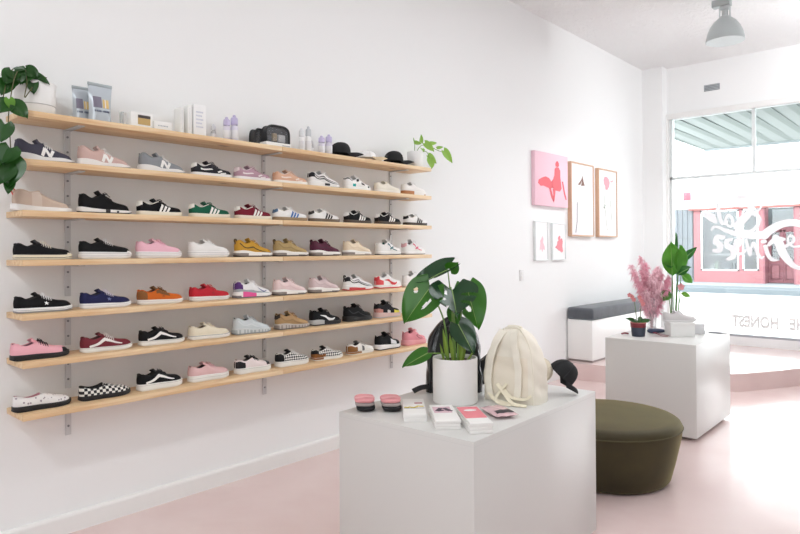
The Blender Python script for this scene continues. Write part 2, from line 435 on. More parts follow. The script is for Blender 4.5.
v = thing('air_vent', 'small grey slatted air vent high on the wall above the shop window', 'vent', (9.4, -.888, 3.71))
MB().box((-.004, 0, 0), (.006, .20, .085)).build('vent_backing', M('#8d9296', .7), v)
for k in range(4):
    MB().box((-.012, 0, -.03 + k * .02), (.012, .19, .006), bev=.001).build('slat', M('#c9ced1', .5), v)
v = thing('light_switch', 'small white light switch plate on the wall below the little framed pictures', 'switch', (5.87, 0, 1.215))
MB().box((0, -.006, 0), (.075, .012, .115), bev=.003).build('switch_plate', M('#e4e4e4', .4), v)
for k in (-1, 1): MB().box((0, -.014, k * .022), (.022, .008, .03), bev=.002).build('rocker', WHITE, v)

# pictures: x range, z range
def picture(name, label, cat, x0, x1, z0, z1, d, frame_m, fw_, face_m, group=None):
    t = thing(name, label, cat, ((x0 + x1) / 2, 0, (z0 + z1) / 2), group=group); w = x1 - x0; h = z1 - z0
    if fw_:
        mb = MB()
        for s in (-1, 1):
            mb.box((s * (w - fw_) / 2, -d / 2, 0), (fw_, d, h), bev=.002)
            mb.box((0, -d / 2, s * (h - fw_) / 2), (w - 2 * fw_, d, fw_), bev=.002)
        mb.build('picture_frame', frame_m, t)
        MB().box((0, -d + .012, 0), (w - 2 * fw_, .006, h - 2 * fw_)).build('print', face_m, t)
        y = -d + .008
    else:
        MB().box((0, -d / 2, 0), (w, d, h), bev=.003).build('canvas_board', face_m, t); y = -d - .001
    return t, w, h, y
def blob(t, w, h, y, polys, mat, name):
    mb = MB()
    for p in polys: mb.prism([((a - .5) * w, (b - .5) * h) for a, b in p], 1, y, y - .0015)
    return mb.build(name, mat, t, smooth=False)
RED = M('#ee6f78', .7)
t, w, h, y = picture('canvas_picture', 'pale pink canvas with a coral red silhouette, unframed', 'picture', 6.09, 6.835, 1.972, 2.565, .045, None, 0, M('#f6cfdc', .8, bump=.1, bscale=500))
blob(t, w, h, y, [
    [(.08, .41), (.10, .47), (.20, .52), (.30, .55), (.40, .53), (.47, .47), (.50, .42), (.52, .36), (.44, .33), (.34, .35), (.24, .37), (.16, .36)],
    [(.47, .46), (.53, .52), (.57, .60), (.58, .72), (.63, .76), (.70, .76), (.75, .70), (.75, .58), (.77, .48), (.79, .36), (.74, .30), (.60, .31), (.50, .36)],
    [(.61, .77), (.60, .82), (.63, .87), (.67, .88), (.71, .84), (.71, .79), (.68, .765)],
    [(.80, .50), (.84, .50), (.89, .32), (.95, .16), (.92, .15), (.86, .27)],
    [(.40, .35), (.46, .34), (.52, .20), (.56, .12), (.54, .08), (.47, .17)],
    [(.52, .34), (.60, .32), (.58, .20), (.56, .10), (.53, .10), (.53, .22)]], RED, 'painted_figure')
OAK = M('#d0ab90', .5, var=.12, vscale=20)
PRINT = M('#f4f2f1', .6)
t, w, h, y = picture('framed_picture', 'tall light wood framed print with a small brown motif, next to the pink canvas', 'picture', 6.91, 7.51, 1.642, 2.528, .05, OAK, .018, PRINT)
blob(t, w, h, y, [[(.30, .70), (.40, .70), (.50, .78), (.44, .69), (.60, .70), (.55, .75), (.50, .83), (.46, .78), (.38, .74)]], M('#8a6a60', .7), 'printed_motif')
blob(t, w, h, y, [[(.02, .02), (.98, .02), (.98, .46), (.02, .46)]], M('#eeebee', .7), 'lower_print')
mb = MB()
mb.tube([((.26 - .5) * w, y - .003, (.46 - .5) * h), ((.25 - .5) * w, y - .003, (.20 - .5) * h), ((.19 - .5) * w, y - .003, (.05 - .5) * h)], .004, 6)
mb.build('printed_line', M('#8f8a8e', .7), t)
t, w, h, y = picture('framed_picture', 'tall light wood framed print with a pink blossom, nearest to the shop window', 'picture', 7.645, 8.20, 1.642, 2.516, .05, OAK, .018, PRINT)
blob(t, w, h, y, [[(.30, .78), (.28, .84), (.34, .89), (.46, .89), (.55, .86), (.60, .81), (.57, .75), (.48, .70), (.38, .70), (.36, .75)]], M('#f2a9b4', .7), 'printed_blossom')
blob(t, w, h, y, [[(.62, .83), (.74, .82), (.82, .86), (.74, .85)]], M('#f0b6be', .7), 'printed_blossom')
mb = MB()
mb.tube([((.30 - .5) * w, y - .003, (.62 - .5) * h), ((.33 - .5) * w, y - .003, (.45 - .5) * h), ((.45 - .5) * w, y - .003, (.10 - .5) * h)], .003, 6)
mb.tube([((.28 - .5) * w, y - .003, (.43 - .5) * h), ((.34 - .5) * w, y - .003, (.47 - .5) * h)], .014, 6)
mb.tube([((.62 - .5) * w, y - .003, (.55 - .5) * h), ((.70 - .5) * w, y - .003, (.25 - .5) * h)], .003, 6)
mb.build('printed_line', M('#cdd3cc', .7), t)
SILV = M('#e9eded', .4)
t, w, h, y = picture('small_picture', 'small white framed print with a pale pink figure, under the left half of the canvas', 'picture', 6.12, 6.40, 1.365, 1.80, .03, SILV, .012, M('#f7f5f6', .6))
blob(t, w, h, y, [[(.35, .26), (.42, .42), (.40, .50), (.50, .56), (.56, .62), (.64, .54), (.60, .46), (.72, .36), (.74, .26), (.62, .30), (.56, .22), (.48, .30)]], M('#f7cdd6', .7), 'printed_figure')
t, w, h, y = picture('small_picture', 'small white framed print with a coral red figure, under the right half of the canvas', 'picture', 6.50, 6.81, 1.365, 1.79, .03, SILV, .012, M('#f7f5f6', .6))
blob(t, w, h, y, [[(.20, .34), (.34, .40), (.38, .50), (.46, .52), (.42, .60), (.52, .66), (.60, .64), (.60, .55), (.72, .60), (.78, .50), (.74, .38), (.80, .24), (.70, .20), (.58, .24), (.46, .26), (.36, .30)]], M('#f0949d', .7), 'printed_figure')

# ------------------------------------------------------------------ bench, ottoman, plinths
b = thing('bench', 'white box bench with a grey velvet cushion on the platform against the wall', 'bench', (6.86, -.012, .185))
MB().box((1.06, -.155, .253), (2.12, .31, .46), bev=.004).build('bench_box', GLOSSW, b)
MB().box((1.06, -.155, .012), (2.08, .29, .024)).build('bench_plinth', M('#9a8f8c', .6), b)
mb = MB().box((1.06, -.158, .553), (2.13, .325, .142), bev=.03, seg=5)
mb.build('cushion', M('#5a5f65', .85, bump=.5, bscale=30, var=.35, vscale=7, sheen=.3), b)
MB().tube(smooth_path([(-.005, -.01, .50), (-.007, -.31, .50), (1.06, -.325, .50), (2.13, -.31, .50)], 4), .004, 6).build('piping', M('#6d737a', .8), b)
def mat_velvet():
    m = M('#3a3218', .75, sheen=.7).copy(); nt = m.node_tree; bs = nt.nodes['Principled BSDF']; N = nt.nodes; Lk = nt.links
    bs.inputs['Sheen Tint'].default_value = lin('#b3a670'); bs.inputs['Sheen Roughness'].default_value = .4
    tc = N.new('ShaderNodeTexCoord'); n = N.new('ShaderNodeTexNoise'); n.inputs['Scale'].default_value = 4; n.inputs['Detail'].default_value = 5
    Lk.new(tc.outputs['Object'], n.inputs['Vector'])
    r = N.new('ShaderNodeValToRGB'); r.color_ramp.elements[0].position = .3; r.color_ramp.elements[0].color = lin('#2b2410')
    r.color_ramp.elements[1].position = .75; r.color_ramp.elements[1].color = lin('#41391c')
    Lk.new(n.outputs['Fac'], r.inputs[0]); Lk.new(r.outputs[0], bs.inputs['Base Color'])
    return m
ot = thing('ottoman', 'round olive green velvet ottoman on the pink floor between the two white plinths', 'ottoman', (4.03, -1.76, 0))
VELV = mat_velvet()
MB().lathe([(0, .012), (.375, .012), (.392, .016), (.402, .03), (.428, .13), (.455, .25), (.470, .335), (.472, .352)], 72).build('side_cover', VELV, ot, angle=60)
MB().lathe([(.472, .352), (.470, .366), (.460, .383), (.443, .394), (.40, .400), (.23, .404), (0, .405)], 72).build('seat_top', VELV, ot, angle=60)
MB().lathe([(.473, .347), (.477, .352), (.473, .357), (.469, .352), (.473, .347)], 72).build('piping', M('#4a4325', .7), ot)
for a in range(4):
    MB().lathe([(.03, 0), (.03, .014)], 12, c=(.30 * math.cos(a * PI / 2 + .4), .30 * math.sin(a * PI / 2 + .4), 0)).build('foot', M('#222222', .6), ot)
PH = .748
def plinth(label, x, y, rot, a, bb):
    p = thing('display_plinth', label, 'plinth', (x, y, 0), rot)
    MB().box((bb / 2, a / 2, (PH + .03) / 2), (bb, a, PH - .03), bev=.003).build('plinth_body', M('#d9d8d5', .3), p)
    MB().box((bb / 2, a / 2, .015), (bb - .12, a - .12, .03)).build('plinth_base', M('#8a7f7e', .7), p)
    mb = MB()
    mb.box((bb / 2, a / 2, PH - .0205), (bb + .0012, a + .0012, .0012)); mb.build('panel_seam', M('#cfcfcd', .5), p)
    return p
plinth('large white display plinth nearest the camera, carrying the backpacks and potted plant', 1.9994, -2.1591, .036, .7385, 1.135)
plinth('white display plinth standing beyond the ottoman, carrying the pink plumes', 5.1232, -1.9934, .0202, .7214, .9636)

# ------------------------------------------------------------------ shelves
ROWZ = [2.168, 1.935, 1.689, 1.450, 1.190, .961, .712]     # tops of the boards
NTH = ['topmost', 'second', 'third', 'fourth', 'fifth', 'sixth', 'lowest']
SX0, SXM, SX1, SDEP, STH = 1.03, 2.56, 4.085, .24, .029
wood_parts = {}
for i, z in enumerate(ROWZ):
    for k, (a, c) in enumerate(((SX0, SXM - .0015), (SXM + .0015, SX1))):
        nm = ('%s pine shelf board from the top' % NTH[i]) if 0 < i < 6 else ('%s pine shelf board' % NTH[i])
        mb = MB().box((0, -SDEP / 2 - .002, -STH / 2), (c - a, SDEP, STH), bev=.0025)
        o = mb.build('shelf_board', PINE, None, loc=((a + c) / 2, 0, z))
        tag(o, nm + (', the half nearer the trailing plant' if k == 0 else ', the half nearer the pictures'), 'shelf', 'pine shelf boards on the sneaker wall')
STEEL = M('#d3d4d6', .5)
for i, z in enumerate(ROWZ):
    for k, x in enumerate((1.319, 2.578, 3.84)):
        col = ('at the trailing plant end', 'at the middle joint', 'at the end near the pictures')[k]
        nm = NTH[i] + (' shelf' if i in (0, 6) else ' shelf from the top')
        br = thing('shelf_bracket', 'grey bracket %s, under the %s' % (col, nm), 'bracket', (x, 0, z - STH), group='steel shelf brackets')
        MB().box((0, -.005, -.085), (.030, .006, .166), bev=.001).build('wall_plate', STEEL, br)
        MB().box((0, -.10, -.004), (.034, .19, .006), bev=.001).build('shelf_arm', STEEL, br)
        for q in (-.04, -.12): MB().lathe([(.006, 0), (.006, .002), (0, .004)], 10, M4=Matrix.Rotation(PI / 2, 4, 'X'), c=(0, -.008, q)).build('screw', M('#8a8c90', .3, .8), br)
# ------------------------------------------------------------------ shoes
HW = [(0, .002), (.006, .013), (.02, .022), (.05, .029), (.12, .034), (.25, .0355), (.38, .036), (.5, .041), (.6, .046), (.7, .0485),
      (.8, .046), (.88, .039), (.94, .029), (.975, .018), (.993, .008), (1, .002)]
RIM = {  # height of the side wall's upper edge above the sole, heel to throat
 'low':   [(0, .050), (.03, .056), (.08, .055), (.15, .045), (.22, .041), (.30, .046), (.38, .056), (.44, .060)],
 'slip':  [(0, .046), (.03, .050), (.10, .046), (.20, .038), (.30, .037), (.40, .043), (.47, .050), (.50, .050)],
 'runner':[(0, .060), (.02, .067), (.08, .066), (.16, .053), (.24, .046), (.32, .053), (.40, .065), (.45, .068)],
 'sock':  [(0, .060), (.03, .070), (.09, .075), (.16, .074), (.24, .070), (.32, .074), (.38, .079), (.42, .079)],
 'mid':   [(0, .062), (.03, .070), (.08, .068), (.15, .057), (.23, .054), (.32, .066), (.40, .080), (.45, .080)]}
CROWN = {
 'low':   [(.44, .060), (.52, .053), (.6, .045), (.68, .038), (.76, .033), (.85, .029), (.92, .023), (.97, .015), (1, .004)],
 'slip':  [(.50, .051), (.56, .048), (.63, .043), (.70, .037), (.78, .032), (.86, .027), (.93, .020), (.975, .012), (1, .003)],
 'runner':[(.45, .068), (.52, .060), (.6, .050), (.68, .041), (.76, .034), (.85, .029), (.92, .023), (.97, .014), (1, .003)],
 'sock':  [(.42, .080), (.5, .068), (.6, .053), (.68, .043), (.76, .036), (.85, .030), (.92, .024), (.97, .015), (1, .003)],
 'mid':   [(.45, .081), (.52, .071), (.6, .058), (.68, .047), (.76, .041), (.85, .037), (.92, .031), (.97, .020), (1, .005)]}
SOLE = {  # sole top height and outline flare
 'flat':    ([(0, .027), (.5, .025), (.8, .025), (1, .030)], 1.05, .0015),
 'plat':    ([(0, .040), (.5, .038), (.85, .036), (1, .038)], 1.07, .002),
 'cup':     ([(0, .030), (.4, .028), (.8, .025), (1, .030)], 1.08, .002),
 'runner':  ([(0, .040), (.15, .041), (.3, .036), (.45, .026), (.6, .026), (.75, .027), (.9, .022), (1, .022)], 1.12, .006),
 'air':     ([(0, .040), (.12, .044), (.3, .040), (.45, .032), (.6, .031), (.75, .029), (.9, .026), (1, .028)], 1.14, .006),
 'knit':    ([(0, .036), (.1, .033), (.3, .026), (.5, .024), (.8, .022), (1, .022)], 1.12, .008),
 'chunk':   ([(0, .046), (.2, .044), (.45, .038), (.7, .034), (.9, .032), (1, .036)], 1.14, .005)}
LINING = '#3c3836'
TS = [0, .006, .02, .045, .08, .12, .16, .2, .24, .28, .32, .36, .39, .42, .45, .475, .5, .53, .56, .6, .64, .68, .72, .76, .8, .84, .88, .91, .94, .965, .985, 1]

def shoe(name, label, cx, z, cfg, cy=-.13, rz=0, group=None, L=.27, parent_fix=None):
    c = dict(style='low', sole='flat', body='#222222', sole_c='#f2f0ec', out_c=None, lining=LINING, tongue=None, laces='#f2f2f0',
             panels=[], marks=[], tab=None, loop=None, fox=None, windows=None, sole_parts=None, rough=.8, body_mat=None, slip=False)
    c.update(cfg)
    st = c['style']; rim = RIM[st]; crown = CROWN[st]; stp, flare, ext = SOLE[c['sole']]
    tc = rim[-1][0]; k = L / .28
    t_ = thing(name, label, 'shoe', (cx, cy, z), rz, group)
    def X(t): return (t - .5) * L
    def toe(t): return .009 * max(0, (t - .72) / .28) ** 2 * k
    def heelup(t): return .004 * max(0, (.08 - t) / .08) ** 2 * k
    def zs(t): return sinterp(stp, t) * k
    # ---- sole: rings of the outline
    out_h = .006 * k
    def outline(s, off):
        # s in 0..1 round the outline; returns t, y
        t = s * 2 if s <= .5 else 2 - s * 2
        sg = -1 if s <= .5 else 1
        return t, sg
    ts = TS
    ring = [(t, -1) for t in ts] + [(t, 1) for t in ts[-2:0:-1]]
    def sole_mesh(lvls, mats, nm, lab=None):
        mb = MB(); n = len(ring); vs = []
        for (fr, inset, base) in lvls:
            for t, sg in ring:
                w = (sinterp(HW, t) * flare + .0015) * k - inset * k * (1 if .02 < t < .985 else .4)
                ex = (t - .5) * (L + 2 * ext * k - 2 * inset * k)
                zt = zs(t); zb = toe(t) + heelup(t)
                vs.append((ex, sg * max(w, .001), (zb + base * k + fr * (zt - zb - base * k))))
        fs = []; mi = []
        for a in range(len(lvls) - 1):
            for j in range(n):
                tm = (ring[j][0] + ring[(j + 1) % n][0]) / 2
                fs.append((a * n + j, a * n + (j + 1) % n, (a + 1) * n + (j + 1) % n, (a + 1) * n + j))
                mi.append(pick(c['sole_parts'], tm, (a + .5) / (len(lvls) - 1)) if (c['sole_parts'] and nm == 'sole') else 0)
        fs.append(tuple(range(n))[::-1]); mi.append(0)
        fs.append(tuple((len(lvls) - 1) * n + j for j in range(n))); mi.append(0)
        mb.add(vs, fs, mi); return mb.build(nm, mats, t_, angle=35)
    def pick(parts, t, v):
        for q, (fn, _) in enumerate(parts):
            if fn(t, v): return q + 1
        return 0
    smats = [M(c['sole_c'], .55)] + ([M(p[1], .5) for p in c['sole_parts']] if c['sole_parts'] else [])
    sole_mesh([(0, .002, .004), (.15, 0, .004), (.35, -.0006, .004), (.55, -.0008, .004), (.75, -.0004, .004), (.93, 0, .004), (1, .003, .004)], smats, 'sole')
    # outsole: thin tread under the sole
    if c['out_c']:
        mb = MB(); n = len(ring); vs = []
        for h, ins in ((0, .003), (.001, .0), (.0055, -.0012), (.008, -.0012), (.0085, .002)):
            for t, sg in ring:
                w = (sinterp(HW, t) * flare + .0015) * k - ins * k
                vs.append(((t - .5) * (L + 2 * ext * k - 2 * ins * k), sg * max(w, .001), h * k + toe(t) + heelup(t)))
        fs = [(a * n + j, a * n + (j + 1) % n, (a + 1) * n + (j + 1) % n, (a + 1) * n + j) for a in range(4) for j in range(n)]
        fs += [tuple(range(n))[::-1], tuple(4 * n + j for j in range(n))]
        mb.add(vs, fs).build('outsole', M(c['out_c'], .7), t_, angle=35)
    else:
        mb = MB(); n = len(ring); vs = []
        for h, ins in ((0, .004), (.004, .003)):
            for t, sg in ring:
                w = (sinterp(HW, t) * flare) * k - ins * k
                vs.append(((t - .5) * (L + 2 * ext * k - 2 * ins * k), sg * max(w, .001), h * k + toe(t) + heelup(t)))
        fs = [(j, (j + 1) % n, n + (j + 1) % n, n + j) for j in range(n)] + [tuple(range(n))[::-1], tuple(n + j for j in range(n))]
        mb.add(vs, fs).build('outsole', M(c['sole_c'], .7), t_, angle=35)
    # foxing line
    if c['fox']:
        mb = MB()
        pts = []
        for fr in c['fox'][1]:
            pts = [((t - .5) * (L + 2 * ext * k), sg * ((sinterp(HW, t) * flare + .0015) * k + .0006), toe(t) + .005 * k + fr * (zs(t) - toe(t) - .005 * k)) for t, sg in ring]
            mb.tube(pts + [pts[0]], .0013 * k, 5)
        mb.build('sole_stripe', M(c['fox'][0], .6), t_)
    # ---- upper
    NW = 7                                   # wall points per side
    def rimz(t): return (sinterp(rim, t) if t <= tc else sinterp(crown, t) * .80 + .004 * max(0, 1 - (t - tc) / .1)) * k
    def hw(t): return sinterp(HW, t) * k * .985
    XU = lambda t: (t - .5) * (L - .004) - .0015 * k
    def wall(t, v, sg):
        w = hw(t); hz = rimz(t)
        fwd = (1 - t) * 0
        lean = .30 if t > tc else .24 + .06 * (t / tc)
        y = w * (1 + .10 * math.sin(PI * min(v, 1) * .8) - lean * v * v)
        z0 = zs(t) - .005 * k
        # the back curves in a little at the heel
        xo = -.006 * k * math.sin(PI * v * .8) * max(0, 1 - t / .1) + .006 * k * v * max(0, 1 - t / .12)
        if t > .9: xo -= .010 * k * v * v * (t - .9) / .1
        return Vector((XU(t) + xo, sg * y, z0 + (hz + .005 * k) * v))
    def section(t):
        pts = [wall(t, j / (NW - 1), -1) for j in range(NW)]
        rp = pts[-1]
        if t <= tc:
            zi = zs(t) + .008 * k; wi = abs(rp.y)
            mid = [Vector((rp.x, -wi * .90, rp.z - .004 * k)), Vector((rp.x, -wi * .80, zi)), Vector((rp.x, 0, zi)),
                   Vector((rp.x, wi * .80, zi)), Vector((rp.x, wi * .90, rp.z - .004 * k))]
        else:
            hc = sinterp(crown, t) * k + zs(t) - .0; wi = abs(rp.y)
            mid = []
            for q in (-.82, -.5, 0, .5, .82):
                mid.append(Vector((rp.x - .002 * k, wi * q, rp.z + (hc - rp.z) * (1 - q * q))))
        return pts + mid + [wall(t, j / (NW - 1), 1) for j in range(NW - 1, -1, -1)]
    def surf(t, v, sg):
        """outer face of the shoe: v 0..1 up the wall, 1..2 over the crown"""
        return wall(t, v, sg)
    secs = [section(t) for t in ts]; m = len(secs[0]); mb = MB(); vs = [p for s_ in secs for p in s_]
    fs = []; mi = []
    for i in range(len(ts) - 1):
        tm = (ts[i] + ts[i + 1]) / 2
        for j in range(m - 1):
            fs.append((i * m + j, (i + 1) * m + j, (i + 1) * m + j + 1, i * m + j + 1))
            jj = j if j < m / 2 else m - 2 - j
            v = (jj + .5) / (NW - 1)
            if tm < tc + .012 and jj >= NW - 1: mi.append(1)
            else:
                q = 0
                for pi_, (fn, _) in enumerate(c['panels']):
                    if fn(tm, v): q = pi_ + 2
                mi.append(q)
    fs.append(tuple(range(m))[::-1]); mi.append(0)
    mb.add(vs, fs, mi)
    mb.uv = []
    for i, t in enumerate(ts):
        acc = 0
        for j in range(m):
            if j: acc += (secs[i][j] - secs[i][j - 1]).length
            mb.uv.append((t * L * 10, acc * 10))
    bodym = c['body_mat'] or M(c['body'], c['rough'], bump=.15, bscale=900, spec=.25)
    mb.build('upper', [bodym, M(c['lining'], .9)] + [M(p[1], c['rough'], spec=.25) for p in c['panels']], t_, angle=50)
    # collar roll
    mb = MB()
    cp = [wall(t, 1, -1) for t in ts if t <= tc][::-1] + [wall(t, 1, 1) for t in ts if t <= tc]
    mb.tube(cp, .0028 * k, 6); mb.build('collar', M(c.get('collar', c['body']), .85), t_)
    # ---- throat: tongue and laces
    if not c['slip']:
        tcol = c['tongue'] or c['body']
        rise = {'low': .020, 'runner': .028, 'mid': .026, 'sock': .006, 'slip': 0}[st] * k
        hc = lambda t: sinterp(crown, t) * k + zs(t)
        path = [Vector((XU(.64), 0, hc(.64) + .001)), Vector((XU(.56), 0, hc(.56) + .0025)), Vector((XU(.5), 0, hc(.5) + .003)),
                Vector((XU(tc + .005), 0, hc(tc + .005) + .0035)), Vector((XU(tc - .055), 0, hc(tc + .005) + rise * .55)),
                Vector((XU(tc - .085), 0, hc(tc + .005) + rise))]
        wsd = [.012 * k, .016 * k, .018 * k, .021 * k, .025 * k, .023 * k]
        mb = MB(); n = len(path)
        def tg(u, v):
            i = u * (n - 1); a = min(int(i), n - 2); f_ = i - a; p = path[a].lerp(path[a + 1], f_); w = wsd[a] + (wsd[a + 1] - wsd[a]) * f_
            q = v * 2 - 1
            return Vector((p.x - .010 * k * q * q * u, q * w, p.z - .007 * k * q * q))
        mb.grid(lambda u, v: tg(u, v), 10, 8)
        mb.grid(lambda u, v: tg(u, v) + Vector((-.006 * k * u, 0, -.003 * k - .002 * k * u)), 10, 8)
        e = []
        for u, v in [(i / 10, 0) for i in range(11)] + [(1, i / 8) for i in range(9)] + [(1 - i / 10, 1) for i in range(11)]: e.append((u, v))
        a = [tg(u, v) for u, v in e]; b_ = [tg(u, v) + Vector((-.006 * k * u, 0, -.003 * k - .002 * k * u)) for u, v in e]
        mb.add(a + b_, [(i, i + 1, len(a) + i + 1, len(a) + i) for i in range(len(a) - 1)])
        mb.build('tongue', M(tcol, .85), t_, angle=60)
        if c['laces']:
            mb = MB(); rows = 5
            for r in range(rows):
                t = tc + .012 + r * (.63 - tc - .03) / (rows - 1)
                wr = abs(wall(t, 1, 1).y); rz_ = wall(t, 1, 1).z; top = hc(t) + .0055 * k
                pts = []
                for q in range(7):
                    s_ = -1 + q / 3
                    pts.append((XU(t) - .002 + (.004 * s_), wr * (1.04 if abs(s_) > .99 else 1) * s_, top - (top - rz_ + (.003 if abs(s_) > .99 else -.0025)) * s_ * s_))
                mb.tube(pts, .0030 * k, 5)
            tx = XU(tc + .01); tz = hc(tc + .01) + .006 * k
            for sg in (-1, 1):
                mb.tube(smooth_path([(tx, 0, tz), (tx + .004, sg * .012 * k, tz + .008 * k), (tx + .012 * k, sg * .026 * k, tz + .001),
                                     (tx + .012 * k, sg * .018 * k, tz - .003), (tx, 0, tz)], 4), .0018 * k, 5)
                mb.tube(smooth_path([(tx, 0, tz), (tx + .012 * k, sg * .012 * k, tz), (tx + .030 * k, sg * .024 * k, tz - .016 * k)], 4), .0016 * k, 5)
            mb.build('laces', M(c['laces'], .8), t_)
    # ---- marks on both sides
    def lift(t, v, sg, h=.0016):
        p = surf(t, v, sg); d = .004
        a = surf(min(t + d, 1), v, sg) - surf(max(t - d, 0), v, sg); b_ = surf(t, min(v + .02, 1), sg) - surf(t, max(v - .02, 0), sg)
        nrm = a.cross(b_); nrm.normalize()
        if nrm.y * sg < 0: nrm = -nrm
        return p + nrm * h
    HT = .055
    def strip(mb, cl, ws, sg, sub=5):
        """band along (t, v) points, half-widths in metres"""
        if len(cl) > 2: sp = smooth_path([(a, b_, 0) for a, b_ in cl], sub)
        else: sp = [Vector((cl[0][0] + (cl[1][0] - cl[0][0]) * q / sub, cl[0][1] + (cl[1][1] - cl[0][1]) * q / sub, 0)) for q in range(sub + 1)]
        n = len(sp); vs = []
        for i, p in enumerate(sp):
            d = sp[min(i + 1, n - 1)] - sp[max(i - 1, 0)]
            dx, dz = d.x * L, d.y * HT; l = math.hypot(dx, dz) or 1; nx_, nz_ = -dz / l, dx / l
            w = interp([(q / (len(ws) - 1), x) for q, x in enumerate(ws)], i / (n - 1)) if isinstance(ws, list) else ws
            w *= k
            for s_ in (-1, -.33, .33, 1):
                vs.append(lift(min(max(p.x + nx_ * w * s_ / L, .004), .99), min(max(p.y + nz_ * w * s_ / HT, .0), 1.0), sg))
        fs = [(i * 4 + j, i * 4 + j + 1, (i + 1) * 4 + j + 1, (i + 1) * 4 + j) for i in range(n - 1) for j in range(3)]
        mb.add(vs, fs)
    def fan(mb, poly, ctr, sg):
        vs = [lift(ctr[0], ctr[1], sg, .002)] + [lift(a, b_, sg, .002) for a, b_ in poly]; n = len(poly)
        mb.add(vs, [(0, 1 + i, 1 + (i + 1) % n) for i in range(n)])
    for kind, col in c['marks']:
        nm = 'side_stripe'
        for sg in (-1, 1):
            mb = MB()
            if kind == 'three':
                nm = 'side_stripes'
                for q in range(3): strip(mb, [(.43 + q * .075, .06), (.50 + q * .072, .92 - q * .05)], .0062, sg)
            elif kind == 'wave':
                strip(mb, [(.12, .20), (.20, .33), (.31, .50), (.42, .72), (.52, .74), (.62, .62), (.74, .52)], [.0055, .0075, .0085, .0085, .0078, .0065, .004], sg, 4)
            elif kind == 'tick':
                nm = 'side_tick'
                strip(mb, [(.70, .66), (.655, .42), (.60, .28), (.53, .28), (.42, .46), (.24, .74)], [.003, .007, .0105, .011, .0065, .0012], sg, 4)
            elif kind == 'smalltick':
                nm = 'side_tick'
                strip(mb, [(.80, .74), (.76, .50), (.71, .42), (.66, .48), (.56, .80)], [.002, .004, .005, .004, .001], sg, 4)
            elif kind == 'star':
                nm = 'side_star'; pl = []
                for q in range(10):
                    r = .0125 if q % 2 == 0 else .0053; a = PI / 2 + q * PI / 5
                    pl.append((.50 + r * math.cos(a) * k / L, .52 + r * math.sin(a) * k / HT))
                fan(mb, pl, (.50, .52), sg)
            elif kind == 'N':
                nm = 'side_letter'
                strip(mb, [(.42, .12), (.475, .88)], .0070, sg); strip(mb, [(.475, .82), (.55, .16)], .0070, sg); strip(mb, [(.55, .12), (.605, .88)], .0070, sg)
            elif kind == 'vector':
                nm = 'side_flash'
                strip(mb, [(.14, .52), (.30, .50), (.44, .46)], [.006, .005, .0025], sg); strip(mb, [(.56, .30), (.66, .62)], .006, sg); strip(mb, [(.62, .14), (.76, .34)], .006, sg)
            elif kind == 'curves':
                nm = 'side_waves'
                strip(mb, [(.06, .72), (.16, .46), (.28, .44), (.42, .50), (.58, .34), (.74, .22), (.92, .30)], .0036, sg, 4)
            elif kind == 'highcurves':
                nm = 'side_waves'
                strip(mb, [(.10, .90), (.22, .70), (.36, .76), (.50, .62), (.66, .52), (.84, .50)], .003, sg, 4)
            elif kind == 'cross':
                nm = 'side_cross'
                strip(mb, [(.36, .86), (.50, .52), (.70, .40)], .004, sg); strip(mb, [(.44, .30), (.58, .84)], .004, sg)
            elif kind == 'hoop':
                nm = 'side_hoop'
                strip(mb, [(.46, .62), (.54, .80), (.66, .70), (.70, .50), (.58, .40), (.46, .62)], .003, sg, 4)
            mb.build(nm, M(col, .7), t_, smooth=True)
    if c['tab']:
        mb = MB()
        def ht(u, v):
            a = (u - .5) * 2; t = .002 + abs(a) ** 1.3 * .055; sg = -1 if a < 0 else 1
            return lift(t, .66 + .33 * v - .12 * (1 - abs(a)) * (1 - v), sg, .002)
        mb.grid(ht, 12, 5); mb.build('heel_tab', M(c['tab'], .8), t_, angle=60)
    if c['loop']:
        p = wall(.004, 1, 1); mb = MB()
        mb.ribbon(smooth_path([(p.x - .003, 0, p.z - .02 * k), (p.x - .012 * k, 0, p.z + .006 * k), (p.x - .004 * k, 0, p.z + .018 * k), (p.x + .006 * k, 0, p.z + .004 * k), (p.x + .004 * k, 0, p.z - .01 * k)], 4), .007 * k, .0015, (0, 1, 0))
        mb.v = [Vector(v) for v in mb.v]
        mb2 = MB(); sp = smooth_path([(p.x - .003, 0, p.z - .02 * k), (p.x - .012 * k, 0, p.z + .006 * k), (p.x - .004 * k, 0, p.z + .018 * k), (p.x + .006 * k, 0, p.z + .004 * k)], 4)
        vs = []
        for q in sp: vs += [(q.x, -.007 * k, q.z), (q.x, .007 * k, q.z), (q.x + .0015, .007 * k, q.z + .0005), (q.x + .0015, -.007 * k, q.z + .0005)]
        fs = [(a * 4 + j, a * 4 + (j + 1) % 4, a * 4 + 4 + (j + 1) % 4, a * 4 + 4 + j) for a in range(len(sp) - 1) for j in range(4)]
        mb2.add(vs, fs).build('pull_loop', M(c['loop'], .8), t_)
    return t_

